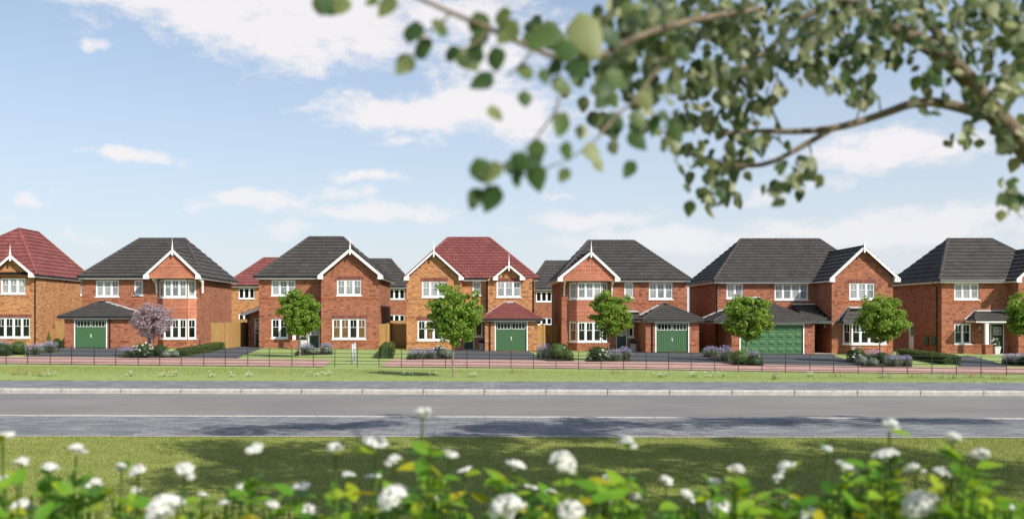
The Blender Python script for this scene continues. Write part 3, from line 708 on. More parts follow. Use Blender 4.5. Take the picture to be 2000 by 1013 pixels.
# ---- two-storey bay houses (hung-tile gable over a canted bay, garage to one side)
def bay_house(name, label, c):
    h = House(name, label, c['cx'], 62.3, 'tile_grey', 'brick_red', c.get('group')); Y = 62.3; D = 8.2
    x0, x1 = PX(c['wl'], Y), PX(c['wr'], Y); ze = PZ(c['ye'], Y); y0 = Y-.35; y1 = Y+D+.35; ry = (y0+y1)/2
    ex0, ex1 = PX(c['el'], y0), PX(c['er'], y0); zr = PZ(c['yr'], ry)
    z = h.z0
    h.shell(x0, x1, Y, Y+D, ze, front=False)
    P, W, hs = front_wall(h, Y, 0, 0, ze-.03, c['ops'], xa=x0, xb=x1)
    for (u0, u1, v) in c['bands']: h.dentils(P, PX(u0, Y)-x0, PX(u1, Y)-x0, PZ(v, Y))
    ro = h.hip_roof(ex0, ex1, y0, y1, ze, PX(c['r0'], ry), PX(c['r1'], ry), zr)
    Yv = 61.25; gx0, gx1 = PX(c['g0'], Yv), PX(c['g1'], Yv)
    if c['side'] == 'r': gx1 = ex1+.02
    else: gx0 = ex0-.02
    zg = PZ(c['ga'], Yv); xc = PX(c['gx'], Yv); ye_ = valley_y(y0, ze, ry, zr, zg)
    h.gable(gx0, gx1, Yv, ze, xc, zg, ye_+.1, y0+.1, y0+.1)
    for a, b in (((ex0, y0, ze), (gx0+.03, y0, ze)), ((gx1-.03, y0, ze), (ex1, y0, ze))):
        if b[0]-a[0] > .3: h.eave(a, b)
    h.eave((ex1, Yv if c['side'] == 'r' else y0, ze), (ex1, y1, ze)); h.eave((ex0, y1, ze), (ex0, Yv if c['side'] == 'l' else y0, ze))
    # gable front hung with tiles, carried out over the bay on brackets
    Yg = Yv+.14; Pg = Pl(gx0, Yg); Wg = gx1-gx0; uc = xc-gx0; zb = ze-.14
    tri = [(.28, zb), (Wg-.28, zb), (Wg-.2, ze), (uc, zg-.05), (.2, ze)]
    hung_tiles(h, Pg, tri, pointed=(7, 9), name='hung_tile_gable')
    sf = MB(); sf.box(gx0+.1, gx1-.1, Yg+.003, Y, zb-.01, zb+.02); sf.build('soffit', MAT['white_paint'], h.root)
    for bx in c['br']:
        X = PX(bx, Yv+.3); b = MB()
        prof = [(Yv+.25, zb-.01), (Y, zb-.01), (Y, zb-1.0), (Y-.09, zb-1.0), (Y-.09, zb-.8), (Y-.16, zb-.5), (Y-.35, zb-.25), (Yv+.3, zb-.16)]
        b.hexa([(X-.05, a, q) for a, q in prof], [(X+.05, a, q) for a, q in prof]); b.build('bracket', MAT['white_paint'], h.root)
    Yb = Y-.58
    A, B, C, Dd = canted_bay(h, Y, Yb, c['bay'][0], c['bay'][1], c['bay'][2], c['bay'][3], [(c['by'][0], c['by'][1], [UP]*5), (c['by'][2], c['by'][3], c['blow'])], z-.2, zb)
    zt, zl = PZ(c['by'][1], Yb)-.1, PZ(c['by'][2], Yb)+.02
    for a, b in ((A, B), (B, C), (C, Dd)):
        L = math.hypot(b[0]-a[0], b[1]-a[1]); Pb = Pl(a[0], a[1], math.atan2(b[1]-a[1], b[0]-a[0]))
        hung_tiles(h, Pl(Pb(0, 0, -.012)[0], Pb(0, 0, -.012)[1], Pb.a), [(0, zl), (L, zl), (L, zt), (0, zt)], pointed=(4, 6), name='hung_tile_panel')
        fm = MB(); pbox(fm, Pb, -.02, L+.02, zt, zt+.06, -.05, .01); fm.build('lead_flashing', MAT['pale_flashing'], h.root)
        h.dentils(Pb, 0, L, PZ(c['by'][3], Yb)-.1)
    # garage
    g = c['gar']; Yg2 = 59.3; gx0, gx1 = PX(g['l'], Yg2), PX(g['r'], Yg2); zge = PZ(g['ye'], Yg2-.25)
    Pq, Wq, hq = front_wall(h, Yg2, 0, 0, zge-.02, [(g['d0'], g['d1'], g['dy'], 690, 'garage')], xa=gx0, xb=gx1, rev=.14)
    for a, q in ((gx0, -math.pi/2), (gx1, math.pi/2)):
        wall_panel(h.wall, Pl(a, Y if q < 0 else Yg2, q), 0, Y-Yg2, z-.2, zge-.02)
    for a, b in ((0, hq[0][0]-.1), (hq[0][1]+.1, Wq)): h.dentils(Pq, a+.01, b-.01, PZ(c['by'][3]+5, Yg2))
    xa = PX(g['ax'], Y); za = PZ(g['ay'], Y)
    e0, e1 = gx0-.3, gx1+.3
    h.garage_roof(e0, e1, Yg2-.25, Y, zge, xa, xa, za)
    # lean-to over the front door
    p0, p1 = c['porch']; Yp = Y-1.25
    zlt = PZ(c['pt'], Y)
    if c['side'] == 'r': h.lean('porch_roof', e1-.35, PX(p1, Yp), Yp, Y, zge, zlt)
    else: h.lean('porch_roof', PX(p0, Yp), e0+.35, Yp, Y, zge, zlt)
    st = MB(); st.box(PX(p0, Yp)-.1, PX(p1, Yp)+.1, Yp-.2, Y-.002, z-.1, z+.03); st.build('door_step', MAT['stone_step'], h.root)
    h.downpipe(PX(g['pipe'], Yg2), Yg2, z, zge-.05)
    h.finish(); return h
h2 = bay_house('detached_house', 'dark-roofed brick house, tile-hung gable right of its garage, behind pink-leaved tree', dict(cx=275, side='r', wl=160, wr=389, el=152, er=397, ye=540, yr=466.5, r0=273, r1=362,
  g0=280, g1=397, ga=487, gx=337, br=(299, 390), bay=(311, 319, 366, 384), by=(546, 580, 622, 661), blow=[DN]*5,
  ops=[(187, 232, 547, 579, 'win', 3, UP), (262, 279, 547, 576, 'win', 1, UP), (275, 296, 631, 680, 'door'), (262, 273, 631, 660, 'win', 1, DN, dict(bars=False))],
  bands=[(160, 290, 584)], porch=(258, 297), pt=604.5, gar=dict(l=126, r=257, ye=618, d0=147, d1=207, dy=624, ax=198, ay=588, pipe=215)))
h5 = bay_house('detached_house', 'dark-roofed brick house, tile-hung gable left of its green-doored garage', dict(cx=1210, side='l', wl=1097, wr=1342, el=1088, er=1349, ye=545, yr=470.5, r0=1149, r1=1238,
  g0=1092, g1=1211, ga=491, gx=1154.6, br=(1104, 1198), bay=(1111, 1127, 1175.5, 1187), by=(551, 583, 628, 667), blow=['glass_curtain', DN, DN, DN, DN],
  ops=[(1219.5, 1237, 552, 581, 'win', 1, UP), (1267.5, 1314, 552, 584, 'win', 3, UP), (1203, 1225, 632, 690, 'door'), (1227, 1238, 632, 658, 'win', 1, DN, dict(bars=False))],
  bands=[(1238, 1341, 591)], porch=(1203, 1242), pt=609, gar=dict(l=1261, r=1365, ye=624, d0=1282, d1=1344, dy=630.5, ax=1297, ay=592, pipe=1274)))

# ---- house 3: plain gable at the right, hipped main roof
def house3():
    h = House('detached_house', 'red brick house with dark roof and one plain brick gable, next to the grey bollards', 620, 62.0, 'tile_grey', 'brick_red'); Y, Yr = 62.0, 62.75; D = 8.0
    z = h.z0; x0 = PX(506, Yr); xg0 = PX(627, Y); x1 = PX(739, Y); ze = PZ(540, Yr)
    y0, y1 = Yr-.35, Yr+D+.35; ry = (y0+y1)/2; zr = PZ(463.5, ry); ex0 = PX(497, y0); ex1 = x1+.32
    h.shell(x0, x1, Yr, Yr+D, ze, front=False)
    wall_panel(h.wall, Pl(x1, Y, math.pi/2), 0, Yr-Y, z-.2, ze-.03); wall_panel(h.wall, Pl(xg0, Yr, -math.pi/2), 0, Yr-Y, z-.2, ze-.03)
    P, W, hs = front_wall(h, Yr, 0, 0, ze-.03, [(530, 577, 547, 577, 'win', 3, UP), (530, 562, 622, 660, 'win', 2, DN), (602, 624, 632, 690, 'door')], xa=x0, xb=xg0)
    h.dentils(P, .02, W-.02, PZ(581.5, Yr)); h.dentils(P, .02, PX(566, Yr)-x0, PZ(664, Yr))
    P, W, hs = front_wall(h, Y, 0, 0, ze-.03, [(658, 705.7, 546, 576.5, 'win', 3, UP, dict(lintel=True)), (649, 714.6, 622, 661.5, 'win', 4, CU, dict(gl=[CU, CU, DN, CU], lintel=True))], xa=xg0, xb=x1)
    h.dentils(P, .02, W-.02, PZ(581.5, Y)); h.dentils(P, .02, W-.02, PZ(665, Y))
    h.hip_roof(ex0, ex1, y0, y1, ze, PX(604, ry), PX(669.5, ry), zr)
    Yv = Y-.35; gx0 = PX(620.5, Yv); zg = PZ(485.5, Yv); xc = (gx0+ex1)/2; ye_ = valley_y(y0, ze, ry, zr, zg)
    h.gable(gx0, ex1+.02, Yv, ze, xc, zg, ye_+.1, y0+.1, y0+.1, board=.18)
    h.wall.poly([(xg0, Y, ze-.03), (x1, Y, ze-.03), (x1, Y, ze+.1), (xc, Y, zg-.04), (xg0, Y, ze+.1)])
    h.eave((ex0, y0, ze), (gx0+.03, y0, ze)); h.eave((ex1, Yv, ze), (ex1, y1, ze)); h.eave((ex0, y1, ze), (ex0, y0, ze))
    # porch canopy on a white post and brick pier
    Yp = Yr-1.3; xa, xb = PX(565, Yp), xg0; zc = PZ(622, Yp)
    h.lean('porch_roof', xa, xb-.02, Yp, Yr, zc, zc+.55)
    pm = MB(); pm.box(PX(571, Yp), PX(576.5, Yp), Yp+.05, Yp+.23, z+.55, zc-.02); pm.build('porch_post', MAT['white_paint'], h.root)
    pm = MB(); pm.box(PX(567, Yp), PX(582, Yp), Yp-.03, Yp+.4, z-.1, z+.62); pm.build('brick_pier', MAT['brick_red'], h.root)
    # set-back side porch with a lean-to roof on the left flank
    Ys = Yr+2.6; sx0 = PX(484, Ys); zs = PZ(612, Ys)
    wall_panel(h.wall, Pl(sx0, Ys), 0, x0-sx0, z-.2, zs+.1, [(PX(496.5, Ys)-sx0, PX(505, Ys)-sx0, z+.02, PZ(621, Ys))]); wall_panel(h.wall, Pl(sx0, Ys+3, -math.pi/2), 0, 3, z-.2, zs+.1)
    h.door(Pl(sx0, Ys), PX(496.5, Ys)-sx0, PX(505, Ys)-sx0+.35, z+.02, PZ(621, Ys), pane=True)
    A, B = (sx0-.35, zs), (x0, PZ(594.5, Ys))
    o = h.roof('side_porch_roof', [[(A[0], Ys+3.2, A[1]), (A[0], Ys-.3, A[1]), (B[0], Ys-.3, B[1]), (B[0], Ys+3.2, B[1])]], (0,))
    b = MB(); b.hexa([(A[0], Ys-.36, A[1]-.2), (B[0], Ys-.36, B[1]-.2), (B[0], Ys-.36, B[1]+.03), (A[0], Ys-.36, A[1]+.03)], [(A[0], Ys-.3, A[1]-.2), (B[0], Ys-.3, B[1]-.2), (B[0], Ys-.3, B[1]+.03), (A[0], Ys-.3, A[1]+.03)]); b.build('bargeboard', MAT['white_paint'], h.root)
    h.wall.poly([(sx0, Ys+.001, zs+.1), (x0, Ys+.001, zs+.1), (x0, Ys+.001, B[1]-.03)])
    h.downpipe(PX(484, Ys), Ys, z, zs)
    st = MB(); st.box(PX(600, Yp), xg0, Yp, Yr-.002, z-.1, z+.03); st.build('door_step', MAT['stone_step'], h.root)
    h.finish(); return h
h3 = house3()

# ---- house 4: buff brick, red roof, two gables
def house4():
    h = House('detached_house', 'buff brick house with red tiled roof and two white-edged gables beside the green garage', 918, 62.0, 'tile_red', 'brick_buff'); Y, Yr = 62.0, 62.5; D = 8.0
    z = h.z0; x0 = PX(794, Y); xg1 = PX(902, Y); xm = PX(953, Yr); x1 = PX(1044.5, Y); ze = PZ(543, Y)
    y0, y1 = Yr-.35, Yr+D+.35; ry = (y0+y1)/2; zr = PZ(464.8, ry); ex0, ex1 = PX(789, y0), PX(1052, y0)
    h.shell(x0, x1, Yr, Yr+D, ze, front=False)
    for xx, a in ((x0, -1), (xg1, 1), (PX(953, Y), -1), (x1, 1)): wall_panel(h.wall, Pl(xx, Yr if a < 0 else Y, a*math.pi/2), 0, Yr-Y, z-.2, ze-.03)
    P, W, hs = front_wall(h, Y, 0, 0, ze-.03, [(824, 871, 549, 580, 'win', 3, UP, dict(lintel=True)), (815.6, 878, 625, 664, 'win', 4, CU, dict(gl=[DN, CU, DN, CU], lintel=True))], xa=x0, xb=xg1)
    h.dentils(P, .02, W-.02, PZ(668, Y))
    P, W, hs = front_wall(h, Yr, 0, 0, ze-.03, [(923, 939.6, 549.5, 576, 'win', 1, UP), (905, 926, 628, 690, 'door'), (928, 942.5, 628, 657, 'win', 1, CU, dict(bars=False))], xa=xg1, xb=PX(953, Y))
    P, W, hs = front_wall(h, Y, 0, 0, ze-.03, [(970, 1017.6, 549.5, 580, 'win', 3, UP, dict(lintel=True))], xa=PX(953, Y), xb=x1)
    h.hip_roof(ex0, ex1, y0, y1, ze, PX(875, ry), PX(955.5, ry), zr, gauge=.36, width=.42)
    Yv = Y-.3; a0, a1 = PX(789, Yv), PX(905.5, Yv); xc = (a0+a1)/2; zg = PZ(490, Yv)
    h.gable(a0, a1, Yv, ze, xc, zg, valley_y(y0, ze, ry, zr, zg)+.1, y0+.1, y0+.1, board=.12, gauge=.36, width=.42, finial=.8)
    h.wall.poly([(x0, Y, ze-.03), (xg1, Y, ze-.03), (xg1, Y, ze+.12), (xc, Y, zg-.04), (x0, Y, ze+.12)])
    b0, b1 = PX(963, Yv), PX(1025, Yv); xc = (b0+b1)/2; zg = PZ(517, Yv)
    h.gable(b0, b1, Yv, ze, xc, zg, valley_y(y0, ze, ry, zr, zg)+.1, y0+.1, y0+.1, board=.13, gauge=.36, width=.42, finial=.8)
    h.wall.poly([(b0+.3, Y, ze-.03), (b1-.3, Y, ze-.03), (b1-.3, Y, ze+.05), (xc, Y, zg-.04), (b0+.3, Y, ze+.05)])
    h.eave((a1-.03, y0, ze), (b0+.03, y0, ze)); h.eave((b1-.03, y0, ze), (ex1, y0, ze)); h.eave((ex1, y0, ze), (ex1, y1, ze)); h.eave((ex0, y1, ze), (ex0, Yv, ze))
    h.downpipe(PX(951, Yr), Yr, PZ(604, Yr), ze-.05); h.downpipe(x1-.08, Y, z, ze-.05)
    Yg = 59.2; g0, g1 = PX(947, Yg), PX(1050, Yg); zge = PZ(622.5, Yg-.25)
    Pq, Wq, hq = front_wall(h, Yg, 0, 0, zge-.02, [(968.5, 1028.5, 628.5, 690, 'garage')], xa=g0, xb=g1, rev=.14)
    for a, q in ((g0, -math.pi/2), (g1, math.pi/2)): wall_panel(h.wall, Pl(a, Y if q < 0 else Yg, q), 0, Y-Yg, z-.2, zge-.02)
    for a, b in ((0, hq[0][0]-.1), (hq[0][1]+.1, Wq)): h.dentils(Pq, a+.01, b-.01, PZ(668, Yg))
    h.garage_roof(g0-.22, g1+.25, Yg-.25, Y-.002, zge, PX(988, Y), PX(1005, Y), PZ(591, Y), gauge=.34, width=.42)
    Yp = Yr-1.25; h.lean('porch_roof', xg1+.02, g0+.1, Yp, Yr, zge, PZ(606, Yr), gauge=.34, width=.42)
    h.downpipe(PX(957, Yg), Yg, z, zge-.05)
    st = MB(); st.box(PX(902, Yp), g0-.002, Yp-.3, Yr-.002, z-.1, z+.035); st.build('door_step', MAT['stone_step'], h.root)
    h.finish(); return h
h4 = house4()

# ---- houses 6 and 7: long main range, deep gable wing at the right
def house6():
    h = House('detached_house', 'large red brick house with dark roof and wide panelled green double garage door', 1560, 62.4, 'tile_grey', 'brick_red'); Y, Yg, D = 62.4, 59.6, 7.6
    z = h.z0; x0 = PX(1397, Y); xg0 = PX(1624.5, Yg); x1 = PX(1744, Yg); ze = PZ(548, Y)
    y0, y1 = Y-.35, Y+D+.35; ry = (y0+y1)/2; zr = PZ(467.5, ry); ex0, ex1 = PX(1393.5, y0), x1+.32
    h.shell(x0, x1, Y, Y+D, ze, front=False)
    P, W, hs = front_wall(h, Y, 0, 0, ze-.03, [(1419, 1451.5, 554, 582.5, 'win', 2, UP), (1513, 1578.5, 554, 585, 'win', 4, UP), (1586, 1600, 631, 690, 'door'), (1600.6, 1610, 631, 690, 'win', 1, DN, dict(bars=False, sill=False))], xa=x0, xb=xg0)
    P, W, hs = front_wall(h, Yg, 0, 0, ze-.03, [(1659, 1708.6, 552.5, 584, 'win', 3, UP, dict(lintel=True))], xa=xg0, xb=x1)
    h.dentils(P, PX(1628, Yg)-xg0, PX(1690, Yg)-xg0, PZ(589, Yg)); h.dentils(P, .02, W-.02, PZ(675, Yg))
    wall_panel(h.wall, Pl(xg0, Y, -math.pi/2), 0, Y-Yg, z-.2, ze-.03); wall_panel(h.wall, Pl(x1, Yg, math.pi/2), 0, Y-Yg, z-.2, ze-.03)
    h.hip_roof(ex0, ex1, y0, y1, ze, PX(1447, ry), PX(1600, ry), zr, gauge=.36, width=.42)
    Yv = Yg-.3; a0, a1 = PX(1624, Yv)-.12, ex1+.02; xc = PX(1688, Yv); zg = PZ(481, Yv)
    h.gable(a0, a1, Yv, ze, xc, zg, valley_y(y0, ze, ry, zr, zg)+.4, y0+.1, y0+.1, board=.16, gauge=.4, width=.5)
    h.wall.poly([(xg0, Yg, ze-.03), (x1, Yg, ze-.03), (x1, Yg, ze+.12), (xc, Yg, zg-.04), (xg0, Yg, ze+.12)])
    h.eave((ex0, y0, ze), (a0+.03, y0, ze)); h.eave((ex0, y1, ze), (ex0, y0, ze)); h.eave((ex1, Yv, ze), (ex1, y1, ze)); h.eave((a0, y0, ze), (a0, Yv, ze))
    h.downpipe(x0+.1, Y, z, ze-.05)
    # bay under its own little hipped roof
    Yb = Yg-.62; zbt = PZ(628.5, Yb-.2)
    A, B, C, Dd = canted_bay(h, Yg, Yb, 1645, 1662, 1716, 1731, [(631, 671.5, [DN]*5)], z-.2, zbt-.1)
    e0, e1 = A[0]-.3, Dd[0]+.3
    h.garage_roof(e0, e1, Yb-.22, Yg-.002, zbt, A[0]+.45, Dd[0]-.45, zbt+.92, name='bay_roof', gauge=.3, width=.4)
    # double garage
    Yq = 58.9; q0, q1 = PX(1429, Yq), PX(1591, Yq); zge = PZ(627, Yq-.25)
    Pq, Wq, hq = front_wall(h, Yq, 0, 0, zge-.02, [(1446.5, 1568.5, 634, 692, 'panel_garage')], xa=q0, xb=q1, rev=.14)
    for a, q in ((q0, -math.pi/2), (q1, math.pi/2)): wall_panel(h.wall, Pl(a, Y if q < 0 else Yq, q), 0, Y-Yq, z-.2, zge-.02)
    h.dentils(Pq, hq[0][1]+.1, Wq-.01, PZ(672, Yq)); h.dentils(Pq, .01, hq[0][0]-.1, PZ(672, Yq))
    h.garage_roof(PX(1393, Yq-.25), q1+.05, Yq-.25, Y-.002, zge, PX(1466, Y), PX(1480, Y), PZ(582, Y), gauge=.36, width=.42)
    h.lean('porch_roof', q1-.3, xg0-.02, Yq+.4, Y-.003, zge, PZ(595, Y), gauge=.36, width=.42)
    for xx in (1408, 1416):
        mb = MB(); X = PX(xx, Y); mb.box(X-.14, X+.14, Y-.08, Y, z+.75, z+1.4); mb.box(X-.12, X+.12, Y-.095, Y-.08, z+.77, z+1.38); mb.build('meter_box', MAT['meter_green'], h.root)
    l = MB(); X = PX(1617, Yg+1); X = xg0
    l.box(X-.03, X, Yg+.9, Yg+1.0, z+1.75, z+1.95); l.lathe((X-.1, Yg+.95, z+1.72), [(.02, 0), (.06, .05), (.07, .2), (.03, .26)], 10); l.build('wall_lamp', MAT['steel'], h.root)
    st = MB(); st.box(q1+.003, xg0-.003, Yq+.3, Y-.004, z-.1, z+.035); st.build('door_step', MAT['stone_step'], h.root)
    h.finish(); return h
h6 = house6()
def house7():
    h = House('detached_house', 'red brick house with dark roof, white porch post and green side-wall meter boxes', 1930, 62.0, 'tile_grey', 'brick_red'); Y, Yg, D = 62.0, 60.8, 7.4
    z = h.z0; x0 = PX(1839, Y); xg0 = PX(1989, Yg); x1 = xg0+4.1; ze = PZ(547, Y)
    y0, y1 = Y-.35, Y+D+.35; ry = (y0+y1)/2; zr = PZ(467, ry); ex0, ex1 = x0-.32, x1+.32
    dy = Y+D-2.3
    h.shell(x0, x1, Y, Y+D, ze, front=False, left=[(Y+D-(Y+4.4)-.45, Y+D-(Y+4.4)+.45, z+.02, z+2.1)])
    Pside = Pl(x0, Y+D, -math.pi/2)
    h.door(Pside, D-4.4-.45, D-4.4+.45, z+.02, z+2.1, mat='white_upvc', pane=False)
    q = MB(); pbox(q, Pside, D-4.4-.2, D-4.4+.25, z+1.15, z+1.9, .07, .085); q.build('door_pane', MAT['glass_dark'], h.root)
    P, W, hs = front_wall(h, Y, 0, 0, ze-.03, [(1864, 1912, 553.5, 584.5, 'win', 3, UP), (1864, 1896.5, 631.5, 671, 'win', 2, DN, dict(lintel=True)), (1937, 1962, 631, 690, 'door'), (1930, 1936.4, 631, 690, 'win', 1, DN, dict(bars=False, sill=False))], xa=x0, xb=xg0)
    h.dentils(P, .02, PX(1932, Y)-x0, PZ(588.5, Y)); h.dentils(P, .02, PX(1926, Y)-x0, PZ(674.5, Y))
    P, W, hs = front_wall(h, Yg, 0, 0, ze-.03, [(2010, 2055, 553, 584, 'win', 3, UP, dict(lintel=True)), (2005, 2062, 631, 671, 'win', 4, DN, dict(lintel=True))], xa=xg0, xb=x1)
    h.dentils(P, .02, W-.02, PZ(675, Yg))
    wall_panel(h.wall, Pl(xg0, Y, -math.pi/2), 0, Y-Yg, z-.2, ze-.03); wall_panel(h.wall, Pl(x1, Yg, math.pi/2), 0, Y-Yg, z-.2, ze-.03)
    h.hip_roof(ex0, ex1, y0, y1, ze, PX(1851, ry), PX(1921, ry)+.6, zr, gauge=.43, width=.6)
    Yv = Yg-.3; a0, a1 = xg0-.3, ex1+.02; xc = (a0+a1)/2; zg = PZ(482, Yv)
    h.gable(a0, a1, Yv, ze, xc, zg, valley_y(y0, ze, ry, zr, zg)+.4, y0+.1, y0+.1, board=.16, gauge=.43, width=.6)
    h.wall.poly([(xg0, Yg, ze-.03), (x1, Yg, ze-.03), (x1, Yg, ze+.12), (xc, Yg, zg-.04), (xg0, Yg, ze+.12)])
    h.eave((ex0, y0, ze), (a0+.03, y0, ze)); h.eave((ex0, y1, ze), (ex0, y0, ze)); h.eave((ex1, Yv, ze), (ex1, y1, ze)); h.eave((a0, y0, ze), (a0, Yv, ze))
    # porch
    Yp = Yg-.1; pa, pb = PX(1905, Yp), xg0-.02; zc = PZ(625.5, Yp)
    A, B, C, E, Fp = (pa, Yp, zc), (pb, Yp, zc), (pb, Y-.002, zc+.62), (pa+.75, Y-.002, zc+.62), (pa, Y-.002, zc)
    o = h.roof('porch_roof', [[A, B, C, E], [Fp, A, E]], (0, 1), [(p[0], p[1], p[2]-.01) for p in (A, Fp, (pb, Y, zc), B)], gauge=.36, width=.5); h.caps(o, A, E, .08)
    h.eave(A, B, .15, False); h.eave(Fp, A, .15, False); h.stepflash(Fp, E); h.stepflash(E, C)
    pm = MB(); pm.box(PX(1926, Yp), PX(1932, Yp), Yp+.06, Yp+.26, z+.6, zc-.02); pm.build('porch_post', MAT['white_paint'], h.root)
    pm = MB(); pm.box(PX(1924, Yp), PX(1938, Yp), Yp-.05, Yp+.42, z-.1, z+.62); pm.box(PX(1924, Yp)-.03, PX(1938, Yp)+.03, Yp-.08, Yp+.45, z+.62, z+.68); pm.build('brick_pier', MAT['brick_red'], h.root)
    for yy in (Y+.95, Y+2.0):
        mb = MB(); mb.box(x0-.08, x0, yy-.3, yy+.3, z+.55, z+1.2); mb.box(x0-.095, x0-.08, yy-.27, yy+.27, z+.58, z+1.17); mb.build('meter_box', MAT['meter_green'], h.root)
    m_ = MB(); yy = Y+.55; m_.tube([(x0-.06, yy, z), (x0-.06, yy, ze-.45), (x0-.3, yy, ze-.2), (x0-.34, yy, ze-.05)], .04, 8)
    for k in range(4): m_.tube([(x0-.06, yy, z+.5+k*1.1), (x0-.06, yy, z+.58+k*1.1)], .055, 8)
    m_.build('downpipe', MAT['black_pvc'], h.root)
    l = MB(); X = PX(1911.5, Y); zl = PZ(642, Y); l.box(X-.05, X+.05, Y-.03, Y, zl-.05, zl+.15); l.lathe((X, Y-.11, zl-.05), [(.02, 0), (.06, .05), (.07, .2), (.03, .26)], 10); l.build('wall_lamp', MAT['steel'], h.root)
    st = MB(); st.box(PX(1936, Yp), xg0-.003, Yp, Y-.004, z-.1, z+.035); st.build('door_step', MAT['stone_step'], h.root)
    h.finish(); return h
h7 = house7()
# ---- house 1: buff, red roof hipped to the street with a small gable in front
def house1():
    h = House('detached_house', 'buff brick house with red hipped roof, one small gable and corner downpipe', 20, 62.3, 'tile_red', 'brick_buff'); Y, D = 62.3, 8.6
    z = h.z0; x1 = PX(71, Y); x0 = x1-8.2; ze = PZ(536.5, Y); y0, y1 = Y-.3, Y+D+.3; ex0, ex1 = x0-.3, x1+.2
    sw = (D-7.2-.28, D-7.2+.28, PZ(572, Y+7), PZ(548, Y+7))
    h.shell(x0, x1, Y, Y+D, ze, front=False, right=[(7.2-.28, 7.2+.28, ze-1.25, ze-.3)])
    h.window(Pl(x1, Y, math.pi/2), 7.2-.28, 7.2+.28, ze-1.25, ze-.3, n=1, g=UP, bars=False)
    P, W, hs = front_wall(h, Y, 0, 0, ze-.03, [(1.5, 49.5, 543, 573.5, 'win', 3, UP, dict(lintel=True)), (-40, 58.7, 620, 659, 'win', 6, DN, dict(lintel=True))], xa=x0, xb=x1)
    h.dentils(P, PX(-30, Y)-x0, PX(90, Y)-x0-.7, PZ(576, Y)); h.dentils(P, PX(-60, Y)-x0, W-.02, PZ(664, Y))
    h.dentils(Pl(x1, Y, math.pi/2), .02, D-.02, PZ(664, Y))
    ya, yb = Y+3.0, Y+5.9; xr = PX(36.7, ya); zr = PZ(447, ya)
    A, B, C, Dd = (ex0, y0, ze), (ex1, y0, ze), (ex1, y1, ze), (ex0, y1, ze); E, Fp = (xr, ya, zr), (xr, yb, zr)
    o = h.roof('roof', [[A, B, E], [B, C, Fp, E], [C, Dd, Fp], [Dd, A, E, Fp]], (0, 1), [A, Dd, C, B], gauge=.38, width=.5)
    for p, q in ((E, Fp), (A, E), (B, E), (C, Fp)): h.caps(o, p, q)
    Yv = Y-.45; zg = PZ(498, Yv); xc = PX(20.5, Yv); wd = PX(65, Yv)-xc; yend = valley_y(y0, ze, ya, zr, zg)
    h.gable(xc-wd, xc+wd, Yv, ze, xc, zg, yend+.1, y0+.1, y0+.1, board=.16, gauge=.38, width=.5)
    h.wall.poly([(xc-wd+.3, Y-.12, ze-.15), (xc+wd-.3, Y-.12, ze-.15), (xc+wd-.3, Y-.12, ze+.1), (xc, Y-.12, zg-.04), (xc-wd+.3, Y-.12, ze+.1)])
    h.wall.poly([(xc-wd+.3, Y-.12, ze-.15), (xc-wd+.3, Y, ze-.15), (xc+wd-.3, Y, ze-.15), (xc+wd-.3, Y-.12, ze-.15)])
    h.eave((ex0, y0, ze), (xc-wd+.03, y0, ze)); h.eave((xc+wd-.03, y0, ze), (ex1, y0, ze)); h.eave((ex1, y0, ze), (ex1, y1, ze))
    h.downpipe(x1-.06, Y, z, ze-.05)
    h.finish(); return h
h1 = house1()
# ---- houses of the row behind, seen in the gaps
def rear_house(label, pc, pl, pr, Y, roofm, brick, ye, yr, r0, r1, wins):
    h = House('rear_house', label, pc, Y, roofm, brick, 'houses of the row behind'); D = 7.5; z = h.z0
    x0, x1 = PX(pl, Y), PX(pr, Y); ze = PZ(ye, Y); y0, y1 = Y-.3, Y+D+.3; ry = (y0+y1)/2
    h.shell(x0, x1, Y, Y+D, ze, front=False)
    front_wall(h, Y, 0, 0, ze-.03, wins, xa=x0, xb=x1)
    h.hip_roof(x0-.3, x1+.3, y0, y1, ze, PX(r0, ry), PX(r1, ry), PZ(yr, ry), tiled=(0, 1, 2), gauge=.5, width=.66)
    h.eave((x0-.3, y0, ze), (x1+.3, y0, ze)); h.eave((x1+.3, y0, ze), (x1+.3, y1, ze))
    h.finish(); return h
RR = 'glass_rear'; bo = dict(bars=False)
rear_house('buff brick house with red roof in the row behind, seen between two red brick houses', 520, 444, 592, 86, 'tile_red', 'brick_buff', 557, 504, 515, 560,
  [(466, 497, 562, 583, 'win', 3, RR, bo), (466, 497, 612, 628, 'win', 3, RR, bo), (540, 571, 562, 583, 'win', 3, RR, bo)])
rear_house('dark-roofed house in the row behind, showing over the fence by the grey bollards', 735, 668, 800, 86, 'tile_grey', 'brick_red', 559, 506, 705, 763,
  [(759, 790.5, 564, 584, 'win', 3, RR, bo), (759, 790.5, 614, 629, 'win', 3, RR, bo), (690, 720, 564, 584, 'win', 3, RR, bo)])
rear_house('dark-roofed house in the row behind, seen between the two-gabled and tile-hung houses', 1105, 1037, 1180, 86, 'tile_grey', 'brick_red', 563, 510, 1066, 1140,
  [(1047, 1078, 569, 589, 'win', 3, RR, bo), (1047, 1078, 620, 634, 'win', 3, RR, bo), (1120, 1150, 569, 589, 'win', 3, RR, bo)])

